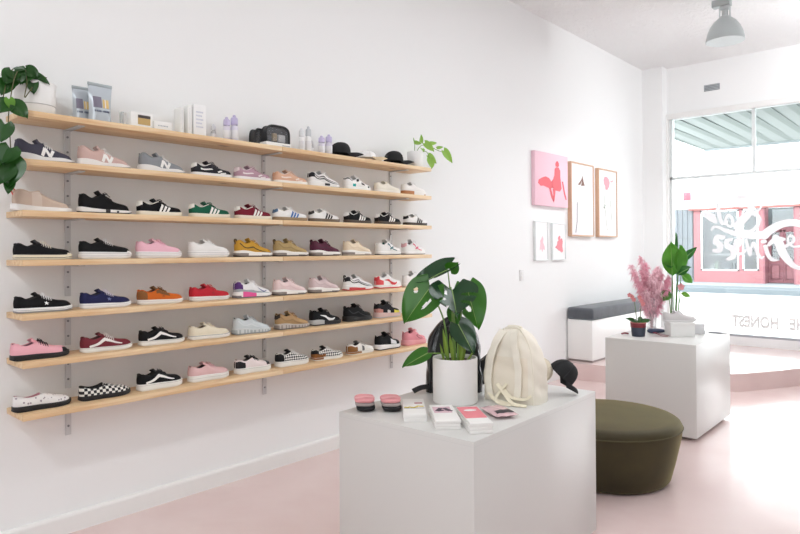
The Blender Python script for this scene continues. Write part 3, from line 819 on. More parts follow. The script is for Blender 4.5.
# panel shorthands on (t along the shoe, v up the side; v > 1 is the crown)
heel = lambda t, v: t < .17 and v < 1.05
toecap = lambda t, v: t > .80
mud = lambda t, v: v < .38
toemud = lambda t, v: t > .66 and v < .55
stay = lambda t, v: .36 < t < .66 and .72 < v < 1.2
vamp = lambda t, v: t > .62
back = lambda t, v: t < .42
low_heel = lambda t, v: t < .24 and v < .6
heeltop = lambda t, v: t < .13 and v > .45
sw_heel = lambda t, v: t < .30 and v < .42
sw_fore = lambda t, v: .60 < t < .80 and v < .28
CLR = '#d9d4d2'
runN = lambda body, sole, extra={}: dict(style='runner', sole='runner', body=body, sole_c=sole, out_c='#7b7476', marks=[('N', '#f4f3f1')], tongue=body, **extra)
skate = lambda **k: dict(dict(style='low', sole='flat', sole_c='#efeeea', out_c='#e6e2da', fox=('#c9c6c0', (.8,))), **k)
stripe3 = lambda body, **k: dict(dict(style='low', sole='flat', body=body, marks=[('three', '#f4f2ee')], tab='#f0eee8', collar='#efece4', sole_c='#efe7d6', out_c='#e5dcc6', laces=body, rough=.9), **k)
airmax = lambda body, **k: dict(dict(style='runner', sole='air', body=body, sole_c='#f1efec', out_c='#4f4743', laces=body,
               sole_parts=[(sw_heel, '#8f8783'), (sw_fore, '#a39b97')]), **k)
ROWS = [
 # board index, heel-to-toe mid points, then (name, label, cfg)
 (1, [1.165, 1.458, 1.785, 2.106, 2.400, 2.705, 3.003, 3.335, 3.664, 3.978], [
  ('running_shoe', 'navy grey running sneaker with a white N on its side', runN('#4a4957', '#e9e8e8')),
  ('running_shoe', 'dusty pink running sneaker with a white N on its side', runN('#ceb0a9', '#efecea')),
  ('running_shoe', 'mid grey running sneaker with a white N on its side', runN('#8d9196', '#ecebea')),
  ('sneaker', 'charcoal low sneaker with white side flash and white heel collar, beside the grey N runner', dict(body='#2c2c32', marks=[('vector', '#f1f0ee')], tab='#eeeeec', sole_c='#f0efee', laces='#3a3a40', collar='#e6e5e3')),
  ('sneaker', 'mauve low sneaker with pale side flash at the middle joint of the boards', dict(body='#b695a3', marks=[('vector', '#f0e8ea')], tab='#e6dadd', sole_c='#f0eef0', laces='#c0a1ae', collar='#e0cfd6')),
  ('sneaker', 'peach low sneaker with pale side flash right of the middle joint', dict(body='#deb49a', marks=[('vector', '#f3e3d9')], tab='#d9a98c', sole_c='#f3efe9', laces='#e9cdbb', collar='#f0e0d6')),
  ('running_shoe', 'white running shoe with black curved side bands, on the second shelf', dict(style='runner', sole='air', body='#f1f1f0', sole_c='#f2f2f1', out_c='#8f8f90', marks=[('curves', '#26272b'), ('highcurves', '#33343a')], panels=[(heeltop, '#2b2c31')], laces='#e9e9e8', tongue='#c8c8c8', sole_parts=[(lambda t, v: .42 < t < .56 and v > .25, '#33333a')])),
  ('sneaker', 'white sneaker with black and teal patches', dict(style='runner', sole='cup', body='#f2f2f1', sole_c='#f2f2f0', panels=[(lambda t, v: .18 < t < .32 and .08 < v < .55, '#28a8a6'), (lambda t, v: .34 < t < .44 and .7 < v < 1, '#2a2b2e'), (lambda t, v: .54 < t < .63 and .45 < v < .85, '#2a2b2e'), (lambda t, v: .74 < t < .83 and .1 < v < .6, '#2a2b2e'), (lambda t, v: t < .22 and v > .8, '#3a3a3d')], laces='#efefee', tongue='#e9e9e9')),
  ('sneaker', 'plain off-white low sneaker between the teal-patched one and the brown-heeled one', dict(body='#eeeade', sole_c='#f1eee6', laces='#efece2', tongue='#e4dfd0', lining='#d8d2c4')),
  ('sneaker', 'white low sneaker with a brown gum sole patch under the heel', dict(body='#f3f2f0', sole='plat', sole_c='#f3f2f0', laces='#f3f3f2', tongue='#d6d6d6', lining='#cfcccb', sole_parts=[(lambda t, v: t < .40, '#b57a4b'), (lambda t, v: t > .8 and v < .4, '#b57a4b')])),
 ]),
 (2, [1.152, 1.462, 1.771, 2.091, 2.404, 2.703, 3.007, 3.338, 3.667, 4.000], [
  ('knit_sneaker', 'beige knitted sock sneaker with a red heel seam', dict(style='sock', sole='knit', body='#cdb8a8', sole_c='#f2f0ee', out_c='#ece9e6', laces=None, slip=True, lining='#6b4a38', panels=[(lambda t, v: .30 < t < .44 and v < 1.1, '#d9c9bc')], loop='#d9605c')),
  ('running_shoe', 'black knit running shoe with split white and black sole', dict(style='mid', sole='knit', body='#131316', sole_c='#f0eeec', out_c='#2a2a2c', laces='#222225', sole_parts=[(lambda t, v: .46 < t < .52, '#1d1d20'), (lambda t, v: .62 < t < .70 and v < .6, '#1d1d20')])),
  ('sneaker', 'black suede sneaker with three white stripes and cream sole', stripe3('#141417')),
  ('sneaker', 'green suede sneaker with three white stripes', stripe3('#1f6049')),
  ('sneaker', 'maroon suede sneaker with three white stripes', stripe3('#7a2233')),
  ('sneaker', 'white sneaker with three blue stripes, blue heel tab and gum sole', stripe3('#f1f1f0', marks=[('three', '#4a76b5')], tab='#587a9c', sole_c='#a08a6c', out_c='#94795a', laces='#f1f1f0')),
  ('sneaker', 'white sneaker with three black stripes, next to the blue-striped one', stripe3('#f1f1f0', marks=[('three', '#2a2b2e')], tab='#2f3033', sole_c='#6f6152', out_c='#6a5a4a', laces='#f1f1f0')),
  ('sneaker', 'black sneaker with three white stripes and gum sole, directly left of its twin', stripe3('#1c1d20', tab='#efefee', sole_c='#4e4238', out_c='#54453a', collar='#e8e8e6')),
  ('sneaker', 'black sneaker with three white stripes and gum sole, beside the last bracket', stripe3('#1c1d20', tab='#efefee', sole_c='#4e4238', out_c='#54453a', collar='#e8e8e6')),
  ('sneaker', 'white sneaker with three black stripes on a dark sole, last on the third shelf', stripe3('#f3f3f2', marks=[('three', '#26272a')], tab='#2a2b2e', sole_c='#40362f', out_c='#4a3d33', laces='#f3f3f2')),
 ]),
 (3, [1.157, 1.464, 1.765, 2.083, 2.404, 2.706, 3.014, 3.331, 3.670, 3.972], [
  ('canvas_shoe', 'black canvas low shoe with white laces on a cream sole', dict(body='#141518', sole_c='#ece3cb', out_c='#d8cfba', fox=('#33332f', (.28,)), laces='#eee9dc', panels=[(lambda t, v: t > .86 and v < .5, '#ece5d2')], tongue='#2a2c2f')),
  ('canvas_shoe', 'black canvas low shoe with white laces on a thick white platform', dict(sole='plat', body='#141518', sole_c='#f0f0f0', fox=('#c6c6c8', (.35, .75)), laces='#f2f2f2', panels=[(lambda t, v: t > .86 and v < .5, '#eeeeee')])),
  ('canvas_shoe', 'pink canvas shoe with a thick white platform sole', dict(sole='plat', body='#f2bfce', sole_c='#f0eff0', fox=('#c3c1c6', (.35, .75)), laces='#ecbccb', panels=[(lambda t, v: t > .86 and v < .45, '#f0e6ea')])),
  ('canvas_shoe', 'all white canvas shoe with a thick white platform sole', dict(sole='plat', body='#efefee', sole_c='#f1f1f1', fox=('#bfc1c6', (.35, .75)), laces='#f2f2f2', lining='#b7aca0', tongue='#f2f2f1')),
  ('running_shoe', 'mustard gold running shoe with dark piping and white air sole', airmax('#c99a3c', marks=[('curves', '#5a4526')], tongue='#c99a3c', loop='#5e4a2e', lining='#4a3926')),
  ('running_shoe', 'khaki tan running shoe with white air sole', airmax('#b1996b', marks=[('curves', '#9a8357')], loop='#6e5b3c', lining='#5a4a38')),
  ('running_shoe', 'plum maroon running shoe with white air sole', airmax('#5c2c40', marks=[('curves', '#4a2032')], loop='#3f1c2b', lining='#3a1b28')),
  ('running_shoe', 'cream running shoe with white air sole, beside the plum one', airmax('#ecdcc4', marks=[('curves', '#e2cfb4')], out_c='#a89c90', lining='#8a7a66')),
  ('sneaker', 'white chunky sneaker with green and navy side cross', dict(style='mid', sole='cup', body='#f2f2f1', sole_c='#efefef', out_c='#8d8f92', marks=[('cross', '#3d6f75')], tongue='#f2f2f1', lining='#2d6b5c', laces='#f2f2f1')),
  ('sneaker', 'white chunky sneaker with red and pink side cross', dict(style='mid', sole='cup', body='#f2f2f1', sole_c='#efefef', out_c='#a09a9a', marks=[('cross', '#e0607e')], tongue='#f2f2f1', lining='#56414e', laces='#f2f2f1', tab='#e7b7bd')),
 ]),
 (4, [1.158, 1.465, 1.772, 2.088, 2.394, 2.696, 3.002, 3.338, 3.667, 3.985], [
  ('sneaker', 'black suede low sneaker with a white star and white sole', dict(body='#121315', sole_c='#efefef', out_c='#8f9091', marks=[('star', '#f4f4f4')], laces='#f0f0f0', fox=('#b3b4b8', (.45,)))),
  ('sneaker', 'navy blue suede low sneaker with a small star', dict(body='#24274f', sole='cup', sole_c='#f0f0f1', marks=[('star', '#7d86b5')], laces='#e9e4ee', fox=('#c5c6cc', (.6,)))),
  ('sneaker', 'orange suede low sneaker with brown edges', dict(body='#d26a26', sole='cup', sole_c='#eeece9', marks=[('star', '#a8551f')], panels=[(stay, '#7c5637'), (heel, '#8a5b35')], laces='#8a6038', tongue='#7c5637', fox=('#cfcac4', (.6,)))),
  ('sneaker', 'red suede low sneaker with white sole', dict(body='#c02a38', sole='cup', sole_c='#efeeee', marks=[('star', '#a8202e')], laces='#d04a55', tongue='#c8323f', lining='#8e2430', fox=('#cfcccc', (.6,)))),
  ('running_shoe', 'white running shoe with hot pink, purple and grey panels', dict(style='runner', sole='air', body='#eeeeee', sole_c='#eeeeee', out_c='#77757a', panels=[(mud, '#a9b0b4'), (heeltop, '#5a3a78'), (lambda t, v: t < .16 and .3 < v < .85, '#5a3a78')], marks=[('smalltick', '#4a5590')], laces='#f2f2f2', tongue='#e7e9ea', sole_parts=[(lambda t, v: .14 < t < .50, '#ea5ba0'), (lambda t, v: t < .14 and v < .4, '#77757a')])),
  ('running_shoe', 'pale pink running shoe beside the white one with hot pink panels', airmax('#ecd5d4', marks=[('curves', '#e4c8c8')], out_c='#5c5654', lining='#5a4a48')),
  ('running_shoe', 'greyish pink running shoe, second of the two pale pink ones from the trailing plant', airmax('#dcc8c9', marks=[('curves', '#d0babb')], out_c='#5c5654', lining='#6a5a5a')),
  ('running_shoe', 'white running shoe with black bands and a red sole', dict(style='runner', sole='air', body='#efefee', sole_c='#efefef', out_c='#d0484c', panels=[(heeltop, '#2c2d31')], marks=[('curves', '#26272b'), ('highcurves', '#8e9093')], laces='#efefee', tongue='#d8d9da', loop='#26272b', sole_parts=[(lambda t, v: .08 < t < .62 and v < .45, '#d0484c')])),
  ('sneaker', 'white leather sneaker with a red tick and red heel', dict(style='mid', sole='cup', body='#f4f3f2', sole_c='#f3f2f1', out_c='#d8434a', marks=[('tick', '#d8434a')], tab='#d8434a', panels=[(lambda t, v: t < .2 and v < .6, '#e25d62')], laces='#f4f4f4', tongue='#eceaea', lining='#b8b8bc')),
  ('sneaker', 'plain white sneaker half hidden by a big green leaf', dict(style='mid', sole='cup', body='#f4f3f3', sole_c='#f3f3f3', laces='#f4f4f4', lining='#b9b9bc')),
 ]),
 (5, [1.142, 1.468, 1.780, 2.084, 2.388, 2.714, 3.009, 3.331, 3.653], [
  ('skate_shoe', 'pink low shoe with black laces, black toe and black sole', dict(sole='cup', body='#efb2bd', sole_c='#1c1c1e', out_c='#1e1e20', panels=[(lambda t, v: t > .85 and v < .95, '#232325')], laces='#26262a', tongue='#eaa6b3', lining='#6e4d55')),
  ('skate_shoe', 'burgundy skate shoe with a white side wave', skate(body='#79303a', marks=[('wave', '#f1eeea')], laces='#efeae6', tongue='#79303a')),
  ('skate_shoe', 'black skate shoe with white side wave on the sixth shelf', skate(body='#151619', marks=[('wave', '#f1efec')], laces='#26272a', sole='cup')),
  ('canvas_shoe', 'cream canvas skate shoe with a dark line round its sole', skate(body='#ece3cd', laces='#efe8d6', fox=('#6f6f76', (.9,)), sole_c='#efede8', lining='#7e6b58', tongue='#ece3cd')),
  ('running_shoe', 'pale ice blue running shoe with a clear ridged sole', airmax('#d3dbde', out_c='#8e9497', sole_c='#cfd4d6', marks=[('curves', '#dfe5e8')], sole_parts=[(lambda t, v: int(t * 22) % 2 == 0 and v < .7, '#a9b1b5')], lining='#4a4e52')),
  ('running_shoe', 'tan brown running shoe with a dark heel strip and ridged sole', airmax('#b5946b', out_c='#6f6a68', sole_c='#bdb6b0', marks=[('curves', '#a3835c')], tab='#3a322c', sole_parts=[(lambda t, v: int(t * 22) % 2 == 0 and v < .7, '#958d88')], lining='#3a322c')),
  ('running_shoe', 'black running shoe with a white tick and grey heel sole', dict(style='runner', sole='air', body='#18191c', sole_c='#1f1f22', out_c='#3a3a3d', marks=[('tick', '#eeeeee')], laces='#2a2a2d', sole_parts=[(lambda t, v: t < .36, '#b9babb')])),
  ('running_shoe', 'all black high-heeled running shoe with a heel loop', dict(style='mid', sole='air', body='#17181a', sole_c='#1b1c1e', out_c='#2a2b2d', laces='#28292c', loop='#212224', marks=[('curves', '#2f3033')])),
  ('sneaker', 'dark grey sneaker with yellow toe and pinkish sole', dict(style='mid', sole='chunk', body='#26272b', sole_c='#d9bdb9', out_c='#b3b3b8', panels=[(lambda t, v: t > .62 and v < .7, '#e6dc58'), (lambda t, v: t < .2 and v < .5, '#c98f86'), (lambda t, v: .40 < t < .5 and v < .35, '#d8d4d2')], laces='#3a3b3f')),
 ]),
 (6, [1.150, 1.458, 1.767, 2.078, 2.395, 2.712, 3.026, 3.355, 3.655, 3.974], [
  ('canvas_shoe', 'white sprigged canvas slip shoe with a black sole', dict(style='slip', sole='cup', body='#e9e6e4', sole_c='#1f1f21', out_c='#1c1c1e', slip=True, lining='#b9838c', body_mat='sprig')),
  ('slip_on_shoe', 'black and white checkerboard slip-on shoe', dict(style='slip', sole='flat', body='#e9e8e4', sole_c='#232325', out_c='#1e1e20', slip=True, body_mat='check', collar='#1f1f21', lining='#26262a')),
  ('skate_shoe', 'black skate shoe with white side wave on the lowest shelf', skate(body='#151619', marks=[('wave', '#f1efec')], laces='#2a2b2e', sole='plat')),
  ('canvas_shoe', 'dusty pink shoe with a thick white platform, on the lowest shelf', skate(body='#e2bcbc', sole='plat', laces='#e2bcbf', tongue='#deb2b5', lining='#4a3c3e', fox=('#cfcdcd', (.5,)))),
  ('skate_shoe', 'white skate shoe with black heel and black toe trim', skate(body='#efe3e2', sole='plat', panels=[(lambda t, v: t < .22 and v < .9, '#232427'), (lambda t, v: t > .80 and v > .4, '#2a2b2e')], laces='#2c2d30', tongue='#2a2b2e')),
  ('skate_shoe', 'black heeled skate shoe with checkerboard sides, beside the middle bracket', skate(body='#efeeea', body_mat='check2', panels=[(heel, '#202124')], laces='#efefec', tongue='#202124', sole='plat')),
  ('skate_shoe', 'brown, black and white checked skate shoe', skate(body='#efeeea', body_mat='check2', panels=[(lambda t, v: t < .36 and v < .45, '#8a5a33'), (heeltop, '#202124')], laces='#efefec', tongue='#26272a', sole_parts=[(lambda t, v: t < .3, '#8a5a33')])),
  ('skate_shoe', 'white and brown low skate shoe with dark laces, between checked shoe and black-and-white chunky one', skate(body='#eeece6', panels=[(lambda t, v: t < .30 and v < .8, '#8f6238'), (lambda t, v: .44 < t < .52 and v < .9, '#6a6a6c')], laces='#c9c5bf', tongue='#7d7a78', sole_parts=[(lambda t, v: t < .42, '#96673b')])),
  ('sneaker', 'black and white chunky sneaker on a thick white sole', dict(style='mid', sole='chunk', body='#191a1d', sole_c='#eeeeef', out_c='#2c2c2f', panels=[(lambda t, v: .50 < t < .74 and .2 < v < .8, '#e6e8ea')], laces='#2d2e31')),
  ('sneaker', 'all pink chunky sneaker at the end of the lowest shelf', dict(style='mid', sole='chunk', body='#e79aa3', sole_c='#e8a4ab', out_c='#e2969f', marks=[('hoop', '#a85a68')], laces='#e79aa3', tongue='#e79aa3', lining='#6b3d46')),
 ])]
SPEC = {'sprig': mat_spots('#e9e6e4', '#9a8f96', 5.0), 'check': mat_checker('#26262a', '#eceae4', 6.5), 'check2': mat_checker('#26262a', '#efeeea', 8, True)}
rs = random.Random(3)
for bi, xs, lst in ROWS:
    for x, (nm, lab, cfg) in zip(xs, lst):
        if isinstance(cfg.get('body_mat'), str): cfg['body_mat'] = SPEC[cfg['body_mat']]
        shoe(nm, lab, x, ROWZ[bi] + .0005, cfg, cy=-.135, rz=math.radians(rs.uniform(-3, 3)), L=.268, group='sneakers on the wall shelves')
# ------------------------------------------------------------------ plants
LEAF_DARK = mat_leaf('#1d4418', '#2d6122', .3, .25)
LEAF_BRIGHT = mat_leaf('#2c6417', '#3f7f22', .3, .35)
LEAF_DEEP = mat_leaf('#1b3a22', '#2a4f30', .2, .15)
LEAF_YOUNG = mat_leaf('#568f2a', '#7fb545', .4, .4)
STEMM = M('#6f9446', .5); SOIL = M('#4a3a30', .95, bump=.8, bscale=120)
def leaf(mb, base, tip, nrm, width, lobes=.25, curl=.15, fold=.12, holes=None, nu=16, nv=12, point=1.0, wave=0, mi=0):
    base = Vector(base); tip = Vector(tip); d = tip - base; Ln = d.length; d.normalize()
    n = Vector(nrm); n = (n - d * n.dot(d)).normalized(); s = d.cross(n).normalized()
    prof = [(0, .62), (.08, .86), (.22, 1.0), (.4, .97), (.6, .78), (.8, .46), (.92, .20), (1, .0)] if lobes > .05 else \
           [(0, .0), (.08, .40), (.25, .82), (.45, 1.0), (.65, .88), (.82, .55), (.93, .25), (1, .0)]
    def fn(u, v):
        c = v * 2 - 1; w = sinterp(prof, u) * width / 2
        x = Ln * u - lobes * Ln * (abs(c) ** 1.2) * (1 - u) ** 2 + lobes * .55 * Ln * (max(0, abs(c) - .72) / .28) ** 2 * (1 - u) ** 2
        z = fold * width * abs(c) - curl * Ln * u * u + wave * width * math.sin(c * 7 + u * 9) * abs(c)
        return base + d * x + s * (c * w) + n * z
    skip = None
    if holes:
        def skip(u, v):
            c = v * 2 - 1
            for h in holes:
                if len(h) == 4:
                    if ((u - h[0]) / h[2]) ** 2 + ((c - h[1]) / h[3]) ** 2 < 1: return True
                else:                       # slit: u, side, half-height, from |c|, slant
                    if c * h[1] > h[3] and abs(u - h[0] - h[4] * (abs(c) - h[3])) < h[2] * min(1, (abs(c) - h[3]) * 6 + .3): return True
            return False
    mb.grid(fn, nu, nv, mi, skip)
def vein(mb, base, tip, nrm, curl, r, n=8):
    base = Vector(base); tip = Vector(tip); d = tip - base; Ln = d.length; d.normalize()
    nn = Vector(nrm); nn = (nn - d * nn.dot(d)).normalized()
    mb.tube([base + d * Ln * u / n + nn * (-curl * Ln * (u / n) ** 2 + r * .3) for u in range(n + 1)], [r * (1 - .8 * u / n) for u in range(n + 1)], 5)

def pot(t, r0, r1, h, mat, soil=True, rimw=.007, name='pot', soil_z=.93, lip=0):
    pf = [(0, 0), (r0 - .006, 0), (r0, .006), (r1, h - .004), (r1 - .002, h), (r1 - rimw, h), (r1 - rimw - .001, h * .6), (0, h * .55)]
    MB().lathe(pf, 48).build(name, mat, t, angle=50)
    if soil:
        mb = MB(); rr = r1 - rimw - .0015
        rng = random.Random(5)
        mb.lathe([(rr, h * soil_z - .01), (rr, h * soil_z), (rr * .6, h * soil_z + .004), (0, h * soil_z + .006)], 32)
        mb.build('soil', SOIL, t)

# trailing plant at the near end of the top board
tp = thing('trailing_plant', 'trailing green plant in a white pot, vines hanging past the shelf ends', 'plant', (1.125, -.122, ROWZ[0]))
pot(tp, .088, .095, .160, M('#eeeeec', .35))
MB().lathe([(.0915, .044), (.0925, .046), (.0915, .048)], 48).build('pot_band', M('#b9b9b8', .5), tp)
ox, oy, oz = 1.125, -.122, ROWZ[0]
def loc(x, y, z): return (x - ox, y - oy, z - oz)
vines = [[(1.11, -.14, 2.29), (1.04, -.19, 2.36), (1.0, -.235, 2.31), (.975, -.26, 2.2), (.965, -.265, 2.1), (.972, -.265, 2.02), (.974, -.265, 1.93), (.966, -.265, 1.83)],
         [(1.13, -.13, 2.29), (1.10, -.18, 2.36), (1.15, -.21, 2.345)],
         [(1.12, -.14, 2.29), (1.06, -.20, 2.365), (1.055, -.228, 2.30), (1.045, -.228, 2.23), (1.06, -.228, 2.25), (1.08, -.225, 2.285)],
         [(1.11, -.13, 2.29), (1.02, -.18, 2.37), (.98, -.2, 2.30), (.955, -.23, 2.22), (.945, -.24, 2.16)]]
for v in vines: MB().tube(smooth_path([loc(*p) for p in v], 5), .0026, 6).build('vine', M('#5d5a3a', .6), tp)
for (b_, t_, w, bright) in [
((1.000, -0.200, 2.346), (0.962, -0.230, 2.276), 0.075, 0),
((1.008, -0.200, 2.353), (1.038, -0.230, 2.291), 0.085, 0),
((1.064, -0.200, 2.364), (1.025, -0.230, 2.288), 0.080, 0),
((1.060, -0.200, 2.368), (1.112, -0.230, 2.339), 0.075, 0),
((1.104, -0.200, 2.353), (1.157, -0.230, 2.313), 0.040, 0),
((1.082, -0.200, 2.329), (1.085, -0.230, 2.251), 0.060, 0),
((1.013, -0.200, 2.358), (1.055, -0.230, 2.371), 0.030, 0),
((0.979, -0.200, 2.294), (0.945, -0.230, 2.222), 0.080, 0),
((1.008, -0.200, 2.319), (0.974, -0.230, 2.250), 0.060, 0),
((0.968, -0.265, 2.201), (0.971, -0.295, 2.146), 0.045, 1),
((0.984, -0.265, 2.181), (1.038, -0.295, 2.119), 0.085, 0),
((0.960, -0.265, 2.186), (0.919, -0.295, 2.124), 0.080, 0),
((0.951, -0.265, 2.082), (0.926, -0.295, 1.992), 0.085, 0),
((0.972, -0.265, 1.973), (0.934, -0.295, 1.892), 0.100, 0),
((0.980, -0.265, 1.918), (0.958, -0.295, 1.789), 0.120, 0),
((0.963, -0.265, 1.889), (0.922, -0.295, 1.800), 0.090, 0),
((0.971, -0.265, 1.824), (0.954, -0.295, 1.756), 0.050, 0),
((0.947, -0.265, 1.961), (0.914, -0.295, 1.886), 0.080, 0),
    ]:
    mb = MB(); nr = Vector((-.2, -1, .45)); leaf(mb, loc(*b_), loc(*t_), nr, w, .28, .12, .12, nu=10, nv=8)
    mb.build('leaf', LEAF_YOUNG if bright else LEAF_DARK, tp, fix=False)

sp = thing('potted_plant', 'bright green leafy plant in a white pot at the far end of the top shelf', 'plant', (4.0, -.135, ROWZ[0]))
pot(sp, .060, .066, .135, M('#f1f1f0', .35))
ox, oy, oz = 4.0, -.135, ROWZ[0]
for v in [[(4.0, -.135, 2.28), (4.06, -.15, 2.36), (4.16, -.16, 2.37), (4.24, -.17, 2.345), (4.34, -.18, 2.33)], [(4.0, -.13, 2.28), (3.97, -.16, 2.36), (3.95, -.17, 2.375)],
          [(4.01, -.14, 2.28), (4.08, -.19, 2.31), (4.12, -.2, 2.23)]]:
    MB().tube(smooth_path([loc(*p) for p in v], 5), .0026, 6).build('vine', M('#7fa24c', .6), sp)
SPRIG = mat_leaf('#7cab3c', '#a9d267', .4, .4)
for (b_, t_, w) in [((3.955, -.16, 2.385), (3.915, -.2, 2.40), .045), ((3.97, -.16, 2.375), (4.01, -.2, 2.365), .04), ((4.05, -.16, 2.385), (4.02, -.19, 2.445), .04),
                    ((4.10, -.16, 2.385), (4.165, -.21, 2.32), .075), ((4.15, -.16, 2.385), (4.215, -.2, 2.40), .04), ((4.33, -.18, 2.345), (4.405, -.22, 2.245), .08), ((4.25, -.17, 2.36), (4.30, -.2, 2.375), .03),
                    ((4.11, -.19, 2.28), (4.17, -.23, 2.215), .065), ((4.12, -.2, 2.25), (4.095, -.24, 2.165), .07), ((4.04, -.18, 2.33), (4.00, -.23, 2.30), .04)]:
    mb = MB(); leaf(mb, loc(*b_), loc(*t_), (-.5, -1, .4), w, .25, .12, .12, nu=10, nv=8)
    mb.build('leaf', SPRIG, sp, fix=False)

# ------------------------------------------------------------------ goods on the top board
T = ROWZ[0]
def pouch(label, cx, cy, w, h, rz):
    t = thing('refill_pouch', label, 'pouch', (cx, cy, T), rz)
    mb = MB()
    def f(sgn):
        def g(u, v):
            x = (v - .5) * w * (1 - .08 * math.sin(PI * u) - .02 * (1 - u)); th = .030 * (1 - u) ** .8 + .010 * math.sin(PI * min(u * 1.1, 1))
            th *= (1 - (2 * v - 1) ** 4)
            return Vector((x, sgn * th, u * h * .93))
        return g
    mb.grid(f(-1), 12, 12); mb.grid(f(1), 12, 12)
    mb.build('pouch_body', M('#b9c1c8', .35, .25), t, angle=60)
    MB().box((0, 0, h * .965), (w * 1.02, .004, h * .075), bev=.0015).build('pouch_seal', M('#a7b0b3', .4, .3), t)
    mb = MB(); a, b_, c_ = M('#7d7889', .6), M('#dfc07e', .6), M('#e6e8ee', .6)
    def pan(v0, v1, u0, u1, mi):
        g = f(-1)
        mb.grid(lambda u, v: g(u0 + (u1 - u0) * u, v0 + (v1 - v0) * v) + Vector((0, -.0015, 0)), 6, 4, mi)
    pan(.12, .48, .40, .70, 0); pan(.52, .80, .40, .64, 1); pan(.62, .66, .40, .64, 2)
    mb.build('pouch_print', [a, b_, c_], t, angle=60)
    g = f(-1); mb = MB()
    for i in range(9):
        if i == 4: continue
        v0 = .16 + i * .075
        mb.box(tuple(g(.31, v0 + .02) + Vector((0, -.002, 0))), (w * .05, .0015, .010))
    mb.build('pouch_lettering', M('#6a7288', .6), t)
    return t
pouch('large silver grey stand-up pouch with a gold and purple print, in front of its twin', 1.43, -.15, .128, .212, .05)
pouch('silver grey stand-up pouch half hidden behind the larger one', 1.362, -.085, .098, .195, -.02)
def carton(name, label, cat, cx, cy, dims, mat, rz=0, group=None, z=T):
    t = thing(name, label, cat, (cx, cy, z), rz, group)
    MB().box((0, 0, dims[2] / 2), dims, bev=.0015).build('carton', mat, t)
    return t
CART = M('#f1f1ef', .5)
t = carton('carton', 'small white carton with a black and tan label, right of the silver pouches', 'box', 1.645, -.15, (.125, .06, .088), CART, .03)
mb = MB().box((.012, -.0305, .048), (.072, .0015, .052)); mb.build('carton_label', M('#c2a46c', .6), t)
MB().box((.012, -.0315, .066), (.072, .0015, .016)).build('carton_label', M('#3b3330', .6), t)
t = carton('tube_box', 'thin clear tube standing beside the small labelled carton', 'box', 1.555, -.13, (.018, .018, .085), mat_sheet('#c9cfd0', .5), 0)
t = carton('carton', 'plain flat white carton between the labelled carton and the tall upright boxes', 'box', 1.765, -.15, (.105, .07, .055), CART, .03)
mb = MB()
for i in range(7): mb.box((-.028 + i * .009, -.0355, .030), (.005, .001, .006))
mb.build('carton_lettering', M('#aab0ba', .6), t)
for cx, h, w, lab in ((1.893, .160, .022, 'narrow white upright box, the shortest and first of the tall white trio'), (1.943, .182, .026, 'white upright box in the middle of the tall white trio')):
    t = carton('upright_box', lab, 'box', cx, -.13, (w, .07, h), M('#efefec', .5), .02)
    MB().box((0, -.0355, h * .55), (.003, .001, h * .7)).build('carton_print', M('#d5d6d6', .6), t)
t = carton('upright_box', 'widest white upright box with faint lilac print, last of the tall white trio', 'box', 2.005, -.14, (.080, .06, .192), M('#f1f1f1', .5), .02)
mb = MB()
for i in range(5):
    for q in range(6 - i % 2): mb.box((-.022 + q * .008, -.0305, .06 + i * .022), (.005, .001, .009))
mb.build('carton_print', M('#ccd0de', .6), t)
def bottle(label, cx, cy, r, h, body, cap, clear=False, group='spray bottles on the top shelf'):
    t = thing('spray_bottle', label, 'bottle', (cx, cy, T), 0, group)
    bz = h * .62
    MB().lathe([(0, 0), (r - .003, 0), (r, .004), (r, bz - .012), (r * .85, bz - .003), (r * .5, bz), (r * .5, bz + .008)], 24).build('bottle_body', body, t)
    MB().lathe([(r * .9, bz + .004), (r * .95, bz + .008), (r * .92, h * .86), (r * .75, h * .90), (r * .45, h * .91), (r * .42, h * .97), (r * .2, h), (0, h)], 24).build('bottle_cap', cap, t)
    MB().lathe([(r + .0004, bz * .25), (r + .0008, bz * .26), (r + .0008, bz * .72), (r + .0004, bz * .73)], 24).build('bottle_label', M('#e3e3e6', .5), t)
    return t
LIL = M('#c3badb', .4); LILB = M('#d9d6e4', .3)
bottle('lavender capped spray bottle, shorter of the pair near the upright boxes', 2.207, -.14, .022, .155, LILB, LIL)
bottle('lavender capped spray bottle, taller of the pair near the upright boxes', 2.268, -.13, .024, .178, LILB, LIL)
bottle('faint clear bottle tucked behind the lavender pair near the upright boxes', 2.15, -.08, .016, .11, mat_sheet('#e4e6ea', .6), M('#dcdde2', .4))
bottle('lavender capped spray bottle, shorter of the pair near the black caps', 2.98, -.14, .024, .138, LILB, LIL)
bottle('lavender capped spray bottle, taller of the pair near the black caps', 3.057, -.13, .025, .158, LILB, LIL)
bottle('faint clear bottle beside the lavender pair near the black caps', 2.915, -.10, .020, .105, mat_sheet('#e9ebee', .6), M('#e2e2e6', .4))
bottle('slim white bottle with a grey tip, right of the black toiletry bags', 2.79, -.15, .019, .165, M('#f0f0f0', .3), M('#e3e5e7', .4), group='white bottles on the top shelf')
bottle('tallest slim white bottle with dark tip and dark label edge, right of the toiletry bags', 2.868, -.13, .021, .19, M('#f0f0f0', .3), M('#c3c7cc', .4), group='white bottles on the top shelf')
